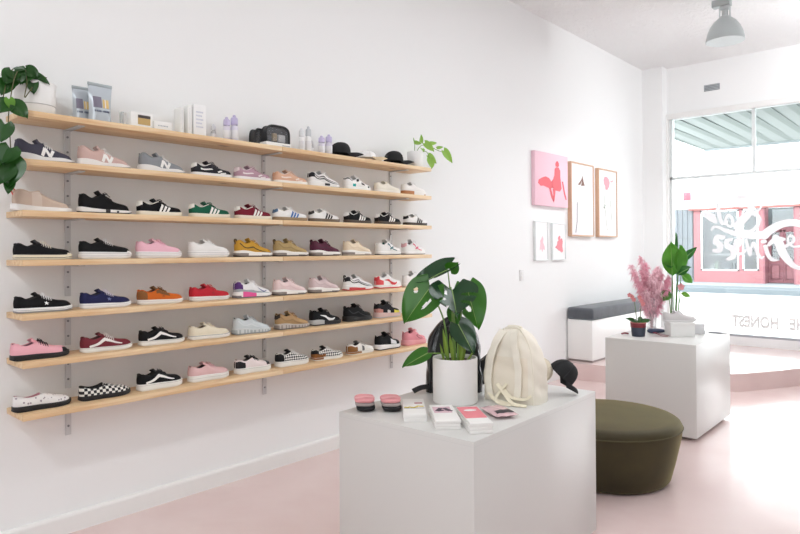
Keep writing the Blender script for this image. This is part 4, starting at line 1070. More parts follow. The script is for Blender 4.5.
# toiletry bags: clear front, black piping
def toiletry(label, cx, cy, w, h, d, rz):
    t = thing('toiletry_bag', label, 'bag', (cx, cy, T), rz)
    pl = []
    for q in range(24):
        a = PI * q / 23; pl.append((math.copysign(abs(math.cos(a)) ** .55, math.cos(a)) * w / 2, .035 * h / .1 * 0 + h * .35 + h * .65 * abs(math.sin(a)) ** .6))
    pl = [(w / 2, 0)] + pl + [(-w / 2, 0)]
    mb = MB(); vs = [(x, -d / 2, z) for x, z in pl] + [(x, d / 2, z) for x, z in pl]; n = len(pl)
    mb.add(vs, [(i, i + 1, n + i + 1, n + i) for i in range(n - 1)] + [(n - 1, 0, n, 2 * n - 1), tuple(range(n, 2 * n))])
    mb.build('bag_gusset', M('#232427', .55), t, angle=50)
    MB().add([(x * .97, -d / 2 + .002, z * .98) for x, z in pl], [tuple(range(n))]).build('clear_window', mat_sheet('#9a9ca0', .35, .15), t)
    mb = MB(); mb.tube([(x, -d / 2, z) for x, z in pl] + [(pl[0][0], -d / 2, 0)], .007, 8); mb.tube([(x, d / 2, z) for x, z in pl], .006, 8)
    mb.build('piping', M('#1d1e20', .5), t)
    return t
t = toiletry('black toiletry bag with a clear window showing its contents, standing on a white carton', 2.572, -.15, .185, .11, .05, .0)
t.location.z = T + .034
for x, w_, h_, c_ in ((-.012, .035, .06, '#b39a6c'), (.045, .055, .055, '#e9e9ea'), (-.055, .03, .04, '#55565c')):
    MB().box((x, 0, h_ / 2 + .004), (w_, .02, h_), bev=.004).build('bag_contents', M(c_, .5), t)
t = toiletry('black toiletry bag behind and left of the windowed one', 2.472, -.085, .075, .118, .06, .0)
t = carton('carton', 'flat white carton under the windowed toiletry bag', 'box', 2.572, -.15, (.20, .075, .033), CART, 0)
mb = MB()
for i in range(8): mb.box((.03 + i * .008, -.038, .016), (.005, .001, .006))
mb.build('carton_lettering', M('#8f959e', .6), t)

def cap(label, x, y, z, rz, crown_m, brim_m, tiltx=0, r=.085, cat='cap', h=.098, ext=.070, droop=.020, seam='#26272a'):
    t = thing('baseball_cap', label, cat, (x, y, z), rz)
    if tiltx: t.rotation_euler = (tiltx[0], tiltx[1], rz)
    mb = MB()
    def dome(k):
        def f(u, v):
            a = 2 * PI * v; e = u * PI / 2; rr = (r - k) * math.cos(e) ** .8
            hh = (h - k) * math.sin(e) ** .85 * (1 + .10 * math.cos(a) * (1 - u))
            return Vector((rr * 1.08 * math.cos(a), rr * .93 * math.sin(a), .004 + hh))
        return f
    mb.grid(dome(0), 12, 36, 0, None, True); mb.grid(dome(.003), 12, 36, 0, None, True)
    mb.build('crown', crown_m, t, angle=60)
    mb = MB()
    for q in range(6):
        a = 2 * PI * q / 6 + .52; f = dome(-.0008); mb.tube([f(u / 10, (a / (2 * PI)) % 1) for u in range(11)], .0012, 5)
    mb.build('panel_seam', M(seam, .8), t)
    mb = MB()
    def brim(dz):
        def f(u, v):
            a = (v - .5) * PI * .84; rr = r * (1 + .0 * u); ex_ = ext * u * math.cos(a * .9) ** .7
            return Vector((r * 1.06 * math.cos(a) + ex_, r * .93 * math.sin(a) * (1 - .06 * u), .010 - droop * (2 * v - 1) ** 2 * u - .010 * u + dz + .016 * math.sin(u * PI * .8) * (1 - (2 * v - 1) ** 2)))
        return f
    mb.grid(brim(0), 8, 20); mb.grid(brim(-.003), 8, 20)
    e = [(u / 8, 0) for u in range(9)] + [(1, v / 20) for v in range(21)] + [(1 - u / 8, 1) for u in range(9)]
    A, B = brim(0), brim(-.003); a_ = [A(*q) for q in e]; b_ = [B(*q) for q in e]
    mb.add(a_ + b_, [(i, i + 1, len(a_) + i + 1, len(a_) + i) for i in range(len(a_) - 1)])
    o = mb.build('brim', brim_m, t, angle=60)
    MB().lathe([(.007, 0), (.006, .003), (0, .0045)], 12, c=(0, 0, h + .003)).build('top_button', crown_m, t)
    return t
BLK = M('#1d1e20', .85); CREAMF = M('#ece3cd', .85, bump=.3, bscale=90)
cap('black baseball cap on the top shelf, beside the lavender bottles', 3.175, -.12, T + .030, -.35, BLK, BLK, h=.082, ext=.110, r=.074, droop=.026)
cap('white baseball cap with a tan brim, between the two black caps', 3.46, -.112, T + .028, -.35, M('#f1f1f0', .85), M('#d9c4a3', .8), h=.055, ext=.10, r=.07, droop=.026, seam='#dededc')
cap('black baseball cap on the top shelf, beside the small potted plant', 3.755, -.12, T + .030, -.35, BLK, BLK, h=.082, ext=.110, r=.074, droop=.026)

# ------------------------------------------------------------------ goods on the near plinth
PT = PH + .0005
PX, PY = 2.468, -1.712
mp = thing('potted_monstera', 'large-leaved green monstera in a white cylindrical pot on the near plinth', 'plant', (PX, PY, PT), VIEW)
MB().lathe([(0, 0), (.100, 0), (.1065, .006), (.1075, .012), (.1085, .212), (.1075, .218), (.1045, .219), (.101, .217), (.101, .16), (0, .15)], 64).build('pot', M('#f0efed', .4), mp, angle=50)
MB().lathe([(.1005, .175), (.1005, .198), (.07, .204), (.03, .202), (0, .205)], 40).build('soil', SOIL, mp)
LV = [  # base, tip, width, normal, material, holes, lobes, curl, fold
 ('leaf', (-.118, -.03, .560), (-.250, -.08, .395), .190, (-.3, -1, .35), LEAF_BRIGHT, [(.42, -.42, .13, .09), (.30, .5, .06, .1)], .28, .10, .10),
 ('leaf', (-.030, .03, .640), (-.205, .00, .565), .150, (-.10, -.45, 1), LEAF_DEEP, [(.5, -1, .025, .5, .2), (.68, -1, .02, .55, .2)], .45, .10, .22),
 ('leaf', (-.015, -.03, .545), (.000, -.16, .440), .235, (.05, -.8, .7), LEAF_DEEP, [(.30, -1, .045, .30, .25), (.52, -1, .04, .28, .3), (.42, 1, .035, .35, .3), (.68, 1, .03, .4, .3), (.22, .3, .07, .08)], .35, .18, .16),
 ('leaf', (.062, .05, .560), (.118, .00, .350), .165, (.25, -1, .2), LEAF_BRIGHT, [(.52, .30, .07, .20), (.5, 1, .02, .7, .2)], .20, .06, .10),
 ('leaf', (.010, -.07, .385), (.080, -.13, .255), .120, (.15, -1, .45), LEAF_DEEP, None, .22, .10, .10),
 ('leaf', (.000, .06, .450), (.010, .05, .350), .075, (0, -1, .2), LEAF_BRIGHT, None, .2, .08, .1),
 ('leaf', (-.135, -.05, .245), (-.258, -.09, .190), .085, (-.1, -.75, .8), LEAF_BRIGHT, None, .15, .10, .14),
 ('leaf', (.030, -.02, .660), (.012, -.02, .668), .001, (0, -1, 0), LEAF_BRIGHT, None, 0, 0, 0)][:7]
for nm, b_, t2, w, nr, mt, hs, lo, cu, fo in LV:
    mb = MB(); leaf(mb, b_, t2, nr, w, lo, cu, fo, hs, 36, 32, wave=.008); o = mb.build('leaf', mt, mp, fix=False)
    mv = MB(); vein(mv, b_, t2, nr, cu, .0028); mv.build('midrib', M('#8fae63', .5), o)
mb = MB(); leaf(mb, (-.02, .02, .645), (.020, -.01, .685), (.3, -1, .1), .075, .2, -.1, .2, None, 14, 12); mb.build('leaf', LEAF_BRIGHT, mp, fix=False)
for a, b_ in [((-.03, .0, .19), (-.125, -.03, .560)), ((-.005, .01, .19), (-.030, .03, .640)), ((.0, -.02, .19), (-.020, -.03, .560)), ((.02, .02, .19), (.058, .05, .545)),
              ((.01, -.03, .19), (.010, -.07, .385)), ((.0, .03, .19), (.000, .06, .450)), ((-.03, -.03, .19), (-.135, -.05, .245))]:
    a, b_ = Vector(a), Vector(b_); md = a.lerp(b_, .5) + Vector(((a.x - b_.x) * .25, 0, .02))
    MB().tube(smooth_path([a, md, b_], 6), [.0055 - .003 * i / 12 for i in range(13)], 8).build('stalk', STEMM, mp)
for x, y, hx, h, w in ((-.035, -.02, -.06, .36, .020), (.02, -.03, .03, .33, .022), (-.01, -.04, -.03, .34, .018), (.035, 0, .05, .30, .016), (.045, -.02, .09, .255, .012), (-.05, -.02, -.075, .29, .012)):
    mb = MB(); leaf(mb, (x, y, .185), (hx, y - .01, h), (0, -1, .1), w, .0, .05, .3, None, 10, 6); mb.build('leaf_sheath', mat_leaf('#7fa03f', '#a3bd5c', .4, .3), mp, fix=False)

# backpacks
def pack_shell(w, h, d, top=.62, n=40, m=18, seed=0, crumple=.004):
    """rounded dome body: outline narrows towards the top, front and back bulge"""
    rng = random.Random(seed); ph = [rng.uniform(0, 6) for _ in range(6)]
    def f(u, v):                       # u from base to top, v round
        a = 2 * PI * v; ww = w / 2 * (1 - (max(0, u - .12)) ** 2.6 * (1 - top) / .7) ; 
        if u > .72: ww *= math.sqrt(max(0, 1 - ((u - .72) / .28) ** 2 * .86))
        dd = d / 2 * (1 - .55 * u ** 2.2) * (1 if u < .9 else math.sqrt(max(.02, 1 - ((u - .9) / .1) ** 2 * .8)))
        c, s = math.cos(a), math.sin(a); e = .55
        x = ww * math.copysign(abs(c) ** e, c); y = dd * math.copysign(abs(s) ** e, s)
        k = crumple * (math.sin(u * 11 + ph[0] + 3 * c) + math.sin(v * 23 + ph[1] + u * 5) + .6 * math.sin(u * 27 + v * 31 + ph[2])) * min(1, u * 5)
        return Vector((x + k * c, y + k * s, h * (1 - (1 - u) ** 1.0)))
    return f
def pack(name, label, loc_, rz, w, h, d, mat, trim, seed, crumple, strapy=-1):
    t = thing(name, label, 'backpack', loc_, rz)
    f = pack_shell(w, h, d, seed=seed, crumple=crumple)
    mb = MB(); mb.grid(f, 40, 64, 0, None, True)
    mb.add([f(0, j / 64) for j in range(64)], [tuple(range(64))[::-1]]); mb.add([f(1, j / 64) for j in range(64)], [tuple(range(64))])
    mb.build('pack_body', mat, t, angle=70)
    for v in (.12, .38, .62, .88):
        mb = MB()
    for s in (-1, 1):
        mb = MB(); pts = []
        vl = .62 if s < 0 else .88
        for i in range(21): pts.append(f(i / 20 * .98, vl) * 1.008)
        mb.tube(pts, .0045, 8); mb.build('edge_piping', trim, t)
    mb = MB(); mb.tube([f(.985, .62) * 1.004 + Vector((0, 0, .001)), f(1, .70) + Vector((0, -.002, .004)), f(1, .80) + Vector((0, -.002, .004)), f(.985, .88) * 1.004], .0045, 8); mb.build('top_piping', trim, t)
    return t, f
CREAMP = M('#f1ebdd', .7, bump=.35, bscale=28, var=.05, vscale=9); CRTRIM = M('#f1ebdc', .6)
cp, f = pack('backpack', 'cream fabric backpack with dangling straps standing on the near plinth', (2.712, -1.90, PT), -PI / 2 + .10, .300, .352, .185, CREAMP, CRTRIM, 2, .0035)
for s in (-1, 1):                                   # shoulder straps down the front
    pts = []
    for i in range(13):
        u = .97 - .89 * i / 12; x = s * (.030 + .050 * math.sin(i / 12 * 2.2)) - .012
        p0 = f(u, .75); pts.append(Vector((x, p0.y - .010 - .012 * math.sin(i / 12 * PI), p0.z)))
    mb = MB(); mb.ribbon(smooth_path(pts, 3), [.017 if i > 6 else .019 for i in range(37)], .006, (0, -1, 0)); mb.build('shoulder_strap', M('#f3eddf', .65, bump=.2, bscale=40), cp, angle=60)
mb = MB(); yb = f(.05, .75).y
for pts in ([(-.10, yb - .002, .06), (-.06, yb - .030, .018), (.02, yb - .045, .008), (.09, yb - .05, .006)], [(-.05, yb - .004, .085), (0, yb - .03, .05), (.05, yb - .045, .012), (.12, yb - .04, .005)],
            [(-.02, yb - .006, .07), (.03, yb - .025, .035), (.10, yb - .02, .03), (.13, yb - .01, .05)], [(.0, yb - .004, .09), (-.04, yb - .035, .03), (-.02, yb - .05, .006), (.05, yb - .06, .005)]):
    mb.ribbon(smooth_path(pts, 6), .009, .002, (0, -.5, 1))
mb.build('strap_tails', M('#efe7cf', .7), cp, angle=60)
mb = MB(); mb.tube(smooth_path([(-.03, .0, .346), (-.035, -.005, .356), (0, -.006, .360), (.035, -.005, .356), (.03, 0, .346)], 5), .006, 8); mb.build('grab_handle', CRTRIM, cp)
mb = MB(); g = lambda u, v: f(.10 + .52 * u, .66 + .18 * v) + Vector((0, -.004, 0))
mb.grid(g, 14, 10); mb.build('front_pocket', M('#efe6d5', .6, bump=.2, bscale=30), cp, angle=60)

BP = M('#17181a', .25, bump=.25, bscale=18, coat=.5)
bp, f = pack('backpack', 'glossy black backpack standing behind the white pot on the near plinth', (2.665, -1.552, PT), VIEW, .295, .385, .14, BP, M('#232427', .3), 5, .003)
for s in (-1, 1):
    pts = [(s * .05, f(.9, .75).y - .004, .345), (s * .075, f(.6, .75).y - .012, .24), (s * .085, f(.3, .75).y - .012, .12), (s * .07, f(.06, .75).y - .006, .03)]
    mb = MB(); mb.ribbon(smooth_path(pts, 5), .02, .006, (0, -1, 0)); mb.build('shoulder_strap', M('#1b1c1e', .35), bp, angle=60)
mb = MB(); mb.ribbon(smooth_path([(-.12, -.05, .03), (-.17, -.06, .028), (-.215, -.075, .012)], 5), .014, .006, (0, -.6, .8)); mb.build('strap_end', M('#1b1c1e', .35), bp, angle=60)
mb = MB(); mb.add([(.135, -.015, .03), (.205, .0, .04), (.198, .0, .20), (.135, -.015, .15), (.135, .03, .03), (.2, .02, .04), (.195, .02, .20), (.135, .03, .15)],
   [(0, 1, 2, 3), (7, 6, 5, 4), (0, 4, 5, 1), (1, 5, 6, 2), (2, 6, 7, 3), (3, 7, 4, 0)]); mb.build('side_flap', M('#202124', .5), bp, angle=20)
mb = MB(); mb.tube(smooth_path([(-.02, 0, .383), (-.025, -.004, .405), (.025, -.004, .405), (.02, 0, .383)], 5), .006, 8); mb.build('grab_handle', M('#1b1c1e', .35), bp)

def on_side(o, x, y, z, up):
    """turn a cap onto its side: crown pointing along the plinth, brim resting on the top"""
    r_ = Vector((math.cos(VIEW), math.sin(VIEW), 0)); z_ = (r_ * math.cos(up) + Vector((0, 0, 1)) * math.sin(up)).normalized()
    x_ = (r_ * math.sin(up) - Vector((0, 0, 1)) * math.cos(up)).normalized(); y_ = z_.cross(x_)
    m = Matrix.Identity(3)
    for k in range(3): m[k][0], m[k][1], m[k][2] = x_[k], y_[k], z_[k]
    o.rotation_euler = m.to_euler(); o.location = (x, y, z)
t = cap('cream baseball cap on its side between the cream backpack and the black cap', 0, 0, 0, 0, CREAMF, CREAMF, r=.066, h=.085, ext=.05, droop=.014, seam='#d8cdb8')
on_side(t, 2.862, -1.918, PT + .117, .36)
t = cap('black baseball cap on its side, past the cream cap on the near plinth', 0, 0, 0, 0, BLK, BLK, r=.068, h=.088, ext=.055, droop=.014)
on_side(t, 2.940, -2.016, PT + .092, .76)

# socks, cards and packets
def socks(label, x, y, rz):
    t = thing('folded_socks', label, 'socks', (x, y, PT), rz, 'folded socks on the near plinth')
    def lump(w, d, h, z0, name, col, off=(0, 0), e=.5):
        mb = MB()
        def f(u, v):
            a = 2 * PI * v; b_ = -PI / 2 + PI * u; c = math.cos(b_) ** .6 if math.cos(b_) > 0 else 0
            x_ = w / 2 * c * math.copysign(abs(math.cos(a)) ** e, math.cos(a)); y_ = d / 2 * c * math.copysign(abs(math.sin(a)) ** e, math.sin(a))
            z_ = h / 2 * math.copysign(abs(math.sin(b_)) ** .8, math.sin(b_)) + .0009 * math.sin(x_ * 90 + y_ * 50)
            return Vector((x_ + off[0], y_ + off[1], z0 + h / 2 + z_ * .98))
        mb.grid(f, 16, 32, 0, None, True); return mb.build(name, M(col, .9, bump=.4, bscale=500), t, angle=70)
    lump(.088, .118, .028, .0005, 'sole_fold', '#232326', (.004, -.004)); lump(.090, .120, .024, .020, 'middle_fold', '#a79d9b', (0, 0)); lump(.093, .124, .026, .036, 'top_fold', '#e9a0a4', (-.001, .004))
    MB().ribbon(smooth_path([(-.044, -.03, .059), (0, -.025, .0630), (.044, -.02, .059)], 5), .012, .0012, (0, 0, 1)).build('knit_band', M('#f0b3b6', .9), t, angle=60)
    return t
socks('folded pink, grey and black socks, the pair nearest the plinth end', 2.080, -1.480, VIEW + .1)
socks('folded pink, grey and black socks, the pair next to the yellow card', 2.156, -1.574, VIEW + .12)
def stack(nm, base_label, cat, x, y, rz, w, d, h, n, deco, group, mat):
    for i in range(n):
        lab = base_label[i]
        t = thing(nm, lab, cat, (x + .002 * ((i * 7) % 3 - 1), y + .002 * ((i * 5) % 3 - 1), PT + i * (h + .0008)), rz + .02 * ((i * 3) % 3 - 1), group)
        MB().box((0, 0, h / 2), (w, d, h), bev=.0015).build('packet', mat, t)
        if i == n - 1: deco(t, w, d, h)
CARDW = M('#f1efec', .45)
def deco_yellow(t, w, d, h):
    mb = MB(); rng = random.Random(4)
    for i in range(9): mb.lathe([(.0075, 0), (.0075, .001), (0, .0015)], 10, c=(-w * .38 + i * w * .095, -.012 + rng.uniform(-.014, .014), h))
    mb.build('card_print', M('#d6c24a', .6), t)
    MB().box((0, -.036, h + .0005), (w * .92, .004, .001)).build('card_print', M('#2a2a2c', .6), t)
    MB().box((.022, .055, h + .001), (.036, .012, .002), bev=.0005).build('card_tag', M('#a3323f', .6), t)
L3 = lambda kind: ['bottom %s of its small pile on the near plinth' % kind, 'middle %s of its small pile on the near plinth' % kind, 'top %s of its small pile on the near plinth' % kind]
stack('card_packet', ['white card packet at the bottom of the pile next to the socks', 'white card packet with yellow print on top of the pile next to the socks'], 'packet', 2.175, -1.703, -.80, .100, .29, .0155, 2, deco_yellow, 'yellow printed card packets', CARDW)
def deco_photo(t, w, d, h):
    MB().box((-.004, .045, h + .0004), (w * .74, .10, .0009)).build('card_print', M('#d9b9c4', .6), t)
    mb = MB()
    for x in (-.018, .018):
        mb.box((x, .045, h + .001), (.020, .055, .0012), rz=.4 * (1 if x > 0 else -1)); mb.box((x + .006, .028, h + .0011), (.032, .014, .0012), rz=-.5 * (1 if x > 0 else -1))
    mb.build('card_picture', M('#4a3a48', .6), t)
stack('card_packet', ['white card packet at the bottom of the pile with the dark picture', 'white card packet in the middle of the pile with the dark picture', 'white card packet with a dark picture, on top of the pile before the plant pot'], 'packet', 2.163, -1.884, -.75, .105, .27, .0115, 3, deco_photo, 'white picture card packets', CARDW)
def deco_pink(t, w, d, h):
    MB().box((-.001, .035, h + .0004), (w * .97, d * .66, .0009)).build('card_print', M('#e98790', .6), t)
    mb = MB(); pl = [(.028 * math.cos(a * PI / 10), .014 * math.sin(a * PI / 10)) for a in range(20)]
    mb.prism([(x, y + .065) for x, y in pl], 2, h + .0009, h + .0018); mb.build('card_window', M('#f3eeee', .6), t)
    MB().box((0, .112, h + .001), (w * .8, .004, .001)).build('card_print', M('#d06a78', .6), t)
stack('card_packet', ['pink and white card packet at the bottom of the pile nearest the plinth corner', 'pink and white card packet in the middle of the pile nearest the plinth corner', 'pink card packet with white oval, topmost of the pile nearest the plinth corner'], 'packet', 2.200, -2.012, -.69, .094, .28, .0135, 3, deco_pink, 'pink card packets', CARDW)
t = thing('sleeve_pack', 'flat pinkish plastic sleeve with a black item inside, before the cream backpack', 'packet', (2.405, -2.005, PT), -.52)
mb = MB()
def pf(sg):
    def f(u, v):
        a, b_ = u * 2 - 1, v * 2 - 1
        return Vector((a * .055, b_ * .085, .016 + sg * .015 * (1 - a ** 4) * (1 - b_ ** 4) + .0012 * math.sin(a * 9 + b_ * 7)))
    return f
mb.grid(pf(1), 16, 16); mb.grid(pf(-1), 16, 16); mb.build('plastic_sleeve', M('#dcb9bd', .2, coat=.4), t, angle=70)
mb = MB(); mb.grid(lambda u, v: pf(1)(.12 + .76 * u, .10 + .20 * v) + Vector((0, 0, .001)), 8, 6); mb.build('sleeve_insert', M('#3a3438', .5), t, angle=70)
MB().box((0, .087, .016), (.11, .006, .0015)).build('sleeve_seal', M('#e8d3d5', .25), t)

# ------------------------------------------------------------------ goods on the far plinth
op = thing('potted_orchid', 'pink orchid in a navy and maroon pot on the far plinth', 'plant', (5.345, -1.46, PT), VIEW)
MB().lathe([(0, 0), (.050, 0), (.053, .004), (.060, .075), (.060, .078)], 40).build('pot', M('#3b4152', .5), op, angle=50)
MB().lathe([(.0602, .076), (.0625, .078), (.064, .112), (.062, .114), (.057, .113), (.056, .09), (0, .088)], 40).build('pot_rim_band', M('#7e2a35', .5), op, angle=50)
MB().lathe([(.0625, .112), (.0650, .113), (.0650, .119), (.0620, .119), (.06, .112)], 40).build('pot_lip', M('#c9807f', .5), op)
MB().lathe([(.056, .09), (.056, .098), (0, .102)], 32).build('soil', SOIL, op)
for b_, t2, w in (((-.01, 0, .112), (-.098, -.03, .165), .05), ((.01, 0, .112), (.09, -.03, .150), .05), ((0, -.01, .112), (-.045, -.06, .150), .045), ((.01, .01, .112), (.05, .06, .17), .045)):
    mb = MB(); leaf(mb, b_, t2, (0, -.75, .8), w, 0, .30, .15, None, 12, 8); mb.build('leaf', LEAF_DARK, op, fix=False)
for pts in ([(-.012, 0, .10), (-.02, 0, .2), (-.035, -.01, .29), (-.06, -.02, .335), (-.09, -.03, .355)], [(.012, 0, .10), (.02, 0, .2), (.022, -.01, .27), (.015, -.02, .31), (.0, -.03, .335)]):
    MB().tube(smooth_path(pts, 6), .0028, 6).build('flower_stem', M('#55703c', .5), op)
def bloom(parent, c, r, col, nm='flower'):
    mb = MB(); c = Vector(c)
    for q in range(5):
        a = 2 * PI * q / 5 + .3; d = Vector((math.cos(a), -.25, math.sin(a)))
        leaf(mb, c, c + d * r, (0, -1, .2), r * .9, 0, .1, .1, None, 6, 6)
    mb.lathe([(.003, -.003), (.004, 0), (0, .004)], 8, c=tuple(c + Vector((0, -.006, 0))))
    mb.build(nm, M(col, .6), parent, fix=False)
for c in ((-.06, -.02, .335), (-.085, -.03, .35), (-.045, -.02, .31), (.018, -.02, .30), (.0, -.03, .33), (.03, -.02, .275)): bloom(op, c, .021, '#e08f92')

vs_ = thing('flower_vase', 'clear glass vase of fluffy pink dried plumes on the far plinth', 'vase', (5.80, -1.40, PT), VIEW)
VGL = mat_sheet('#e6eaec', .22, .05)
MB().lathe([(0, .006), (.036, .006), (.040, .01), (.046, .14), (.056, .30), (.054, .30), (.044, .14), (.036, .014), (0, .012)], 40).build('glass_vase', VGL, vs_, angle=60)
MB().lathe([(0, 0), (.037, 0), (.038, .006), (0, .006)], 40).build('vase_foot', VGL, vs_)
rng = random.Random(11)
PLUME = [M('#f4bccb', .9), M('#eca9bc', .9), M('#fad5de', .9)]
tips = [(-.11, -.02, .66), (-.05, .02, .60), (.03, -.02, .54), (-.16, .0, .52), (.10, .02, .50), (-.02, -.07, .50), (-.13, -.05, .42), (.14, -.03, .45), (.05, -.08, .42), (-.06, .07, .54), (.09, .06, .53),
        (-.17, .04, .58), (.0, .0, .44), (.12, -.06, .36), (-.08, -.08, .35), (-.15, -.03, .46), (.17, .0, .48), (.06, .0, .57), (-.03, -.04, .38)]
for q, (x, y, z) in enumerate(tips):
    st = smooth_path([(x * .05, y * .05, .02), (x * .25, y * .25, z * .45), (x, y, z)], 8)
    mb = MB(); mb.tube(st, .0018, 5); mb.build('plume_stem', M('#d9a3a8', .7), vs_)
    mb = MB(); n = len(st)
    for k in range(420):
        u = rng.uniform(.42, 1.0); i = min(int(u * (n - 1)), n - 2); p = st[i].lerp(st[i + 1], u * (n - 1) - i)
        d = Vector((rng.gauss(0, 1), rng.gauss(0, 1), rng.gauss(.6, .8))).normalized(); l = rng.uniform(.03, .095) * (1.15 - .5 * u)
        s_ = d.cross(Vector((rng.gauss(0, 1), rng.gauss(0, 1), rng.gauss(0, 1)))).normalized() * rng.uniform(.002, .0045)
        e = p + d * l + Vector((0, 0, -.028)); mid = p + d * l * .55
        mb.add([p, mid + s_, e, mid - s_], [(0, 1, 2, 3)])
    mb.build('plume', PLUME[q % 3], vs_, smooth=False, fix=False)

bo = thing('potted_plant', 'tall broad-leaved green plant in a grey pot behind the white sneaker on the far plinth', 'plant', (5.915, -1.555, PT), VIEW)
MB().lathe([(0, 0), (.070, 0), (.076, .005), (.088, .118), (.086, .122), (.080, .12), (.078, .09), (0, .085)], 40).build('pot', M('#a9a9ab', .55), bo, angle=50)
MB().lathe([(.079, .09), (.079, .100), (0, .106)], 32).build('soil', SOIL, bo)
LB = mat_leaf('#3f7f2c', '#67a83f', .3, .4); LB2 = mat_leaf('#2f6330', '#46803f', .25, .25)
for b_, t2, w, nr, mt, cu in [
   ((-.005, 0, .57), (.025, -.02, .88), .070, (.9, -1, .1), LB2, .05), ((-.02, -.02, .50), (-.045, -.06, .80), .155, (-.2, -1, .1), LB, .06), ((.03, -.02, .52), (.04, -.07, .77), .13, (.3, -1, .2), LB, .08),
   ((.05, .0, .60), (.20, -.03, .755), .065, (-.1, -1, .9), LB2, .10), ((.02, -.04, .50), (.10, -.10, .585), .09, (.1, -.8, 1), LB2, .25), ((.07, .0, .50), (.155, -.03, .43), .085, (.1, -1, .5), LB, .1),
   ((-.06, -.02, .36), (-.115, -.05, .27), .085, (-.1, -1, .3), LB, .1), ((-.02, -.02, .58), (-.11, -.05, .62), .07, (-.2, -1, .6), LB2, .2), ((.06, -.01, .33), (.14, -.03, .31), .05, (0, -1, .7), LEAF_YOUNG, .15)]:
    mb = MB(); leaf(mb, b_, t2, nr, w * 1.15, 0, cu, .18, None, 16, 12, wave=.01); o = mb.build('leaf', mt, bo, fix=False)
    mv = MB(); vein(mv, b_, t2, nr, cu, .0026); mv.build('midrib', M('#a5c77a', .5), o)
for b_, tx in (((-.02, 0, .10), (-.005, 0, .57)), ((-.01, -.02, .10), (-.02, -.02, .50)), ((.02, -.01, .10), (.03, -.02, .52)), ((.03, .01, .10), (.05, 0, .60)), ((.0, -.03, .1), (.02, -.04, .5)), ((.04, 0, .1), (.07, 0, .5)), ((-.03, -.01, .1), (-.06, -.02, .36)), ((.03, -.03, .1), (.06, -.01, .33))):
    a, b_ = Vector(b_), Vector(tx)
    MB().tube(smooth_path([a, a.lerp(b_, .5) + Vector(((b_.x - a.x) * -.2, 0, 0)), b_], 6), [.0052 - .0022 * i / 12 for i in range(13)], 8).build('stalk', M('#5f8a45', .45), bo)
bloom(bo, (.052, -.03, .395), .035, '#e9a0a6')

rt_ = Vector((math.cos(VIEW), math.sin(VIEW), 0))
BXC = (5.59, -1.715)
t = carton('shoe_box', 'white lidded box carrying the white sneaker on the far plinth', 'box', BXC[0], BXC[1], (.20, .14, .095), M('#ececea', .5), VIEW - .03, z=PT)
MB().box((0, 0, .106), (.206, .146, .022), bev=.0015).build('box_lid', M('#f1f1ef', .5), t)
shoe('sneaker', 'plain white low sneaker standing on the white box on the far plinth', BXC[0], PT + .1175, dict(body='#d9d6d6', sole='flat', sole_c='#e3e1e1', laces='#dddada', tongue='#d3d0d0', lining='#b5b0b0', fox=('#a9a6a8', (.9,))), cy=BXC[1], rz=VIEW - .03, L=.275)
t = carton('shoe_box', 'plain grey-white box beside and behind the sneaker box on the far plinth', 'box', 5.83, -1.755, (.13, .12, .085), M('#d6d6d8', .5), VIEW + .1, z=PT)
t = thing('note_card', 'thin dark grey card lying on the far plinth near its edge', 'card', (5.99, -1.90, PT), VIEW + .5)
MB().box((0, 0, .003), (.09, .11, .006), bev=.001).build('card_board', M('#7f8084', .5), t)
t = thing('glasses_case', 'navy blue soft case lying behind the orchid pot on the far plinth', 'case', (5.65, -1.50, PT), VIEW + .25)
mb = MB()
def gc(u, v):
    a = 2 * PI * v; b_ = -PI / 2 + PI * u; c = max(0, math.cos(b_)) ** .6
    return Vector((.085 * c * math.copysign(abs(math.cos(a)) ** .7, math.cos(a)), .045 * c * math.copysign(abs(math.sin(a)) ** .7, math.sin(a)), .019 + .0185 * math.sin(b_) * (1 - .35 * math.cos(a) * c)))
mb.grid(gc, 14, 28, 0, None, True); mb.build('soft_case', M('#2f3a55', .6), t, angle=70)
MB().tube([(.088 * math.cos(a * PI / 14), .047 * math.sin(a * PI / 14), .019) for a in range(29)], .002, 6).build('case_seam', M('#1f2740', .6), t)
t = thing('ribbon', 'maroon ribbon trailing across the far plinth from the orchid pot', 'ribbon', (5.40, -1.54, PT), VIEW)
mb = MB(); mb.ribbon(smooth_path([(.02, -.005, .030), (.05, -.02, .022), (.085, -.035, .006), (.13, -.03, .002)], 6), .012, .002, (0, 0, 1)); mb.ribbon(smooth_path([(.03, -.01, .03), (.055, .0, .03), (.09, -.005, .016), (.15, -.012, .004)], 6), .010, .002, (0, 0, 1))
mb.build('ribbon_tails', M('#8d2638', .55), t, angle=60)
t = thing('hair_clip', 'small maroon hair clip beside the orchid pot, opposite the trailing ribbon', 'clip', (5.37, -1.335, PT), VIEW)
MB().tube(smooth_path([(-.03, 0, .008), (0, .008, .012), (.03, 0, .008)], 5), .007, 8).build('clip_bar', M('#8d2638', .5), t)
# ------------------------------------------------------------------ the street outside
ROADM = M('#a8a8a6', .9); PAVE = M('#e9e9e7', .9, var=.04, vscale=2)
slab('pavement', [((9.6, -14, -.3), (13.0, 14, -.01))], PAVE)
slab('road', [((13.0, -14, -.4), (25.2, 14, -.16))], ROADM)
slab('kerb', [((25.2, -14, -.4), (25.6, 14, .02))], M('#5a6266', .9))
slab('pavement_opposite', [((25.6, -14, -.4), (36, 14, .10))], M('#6c7275', .9))
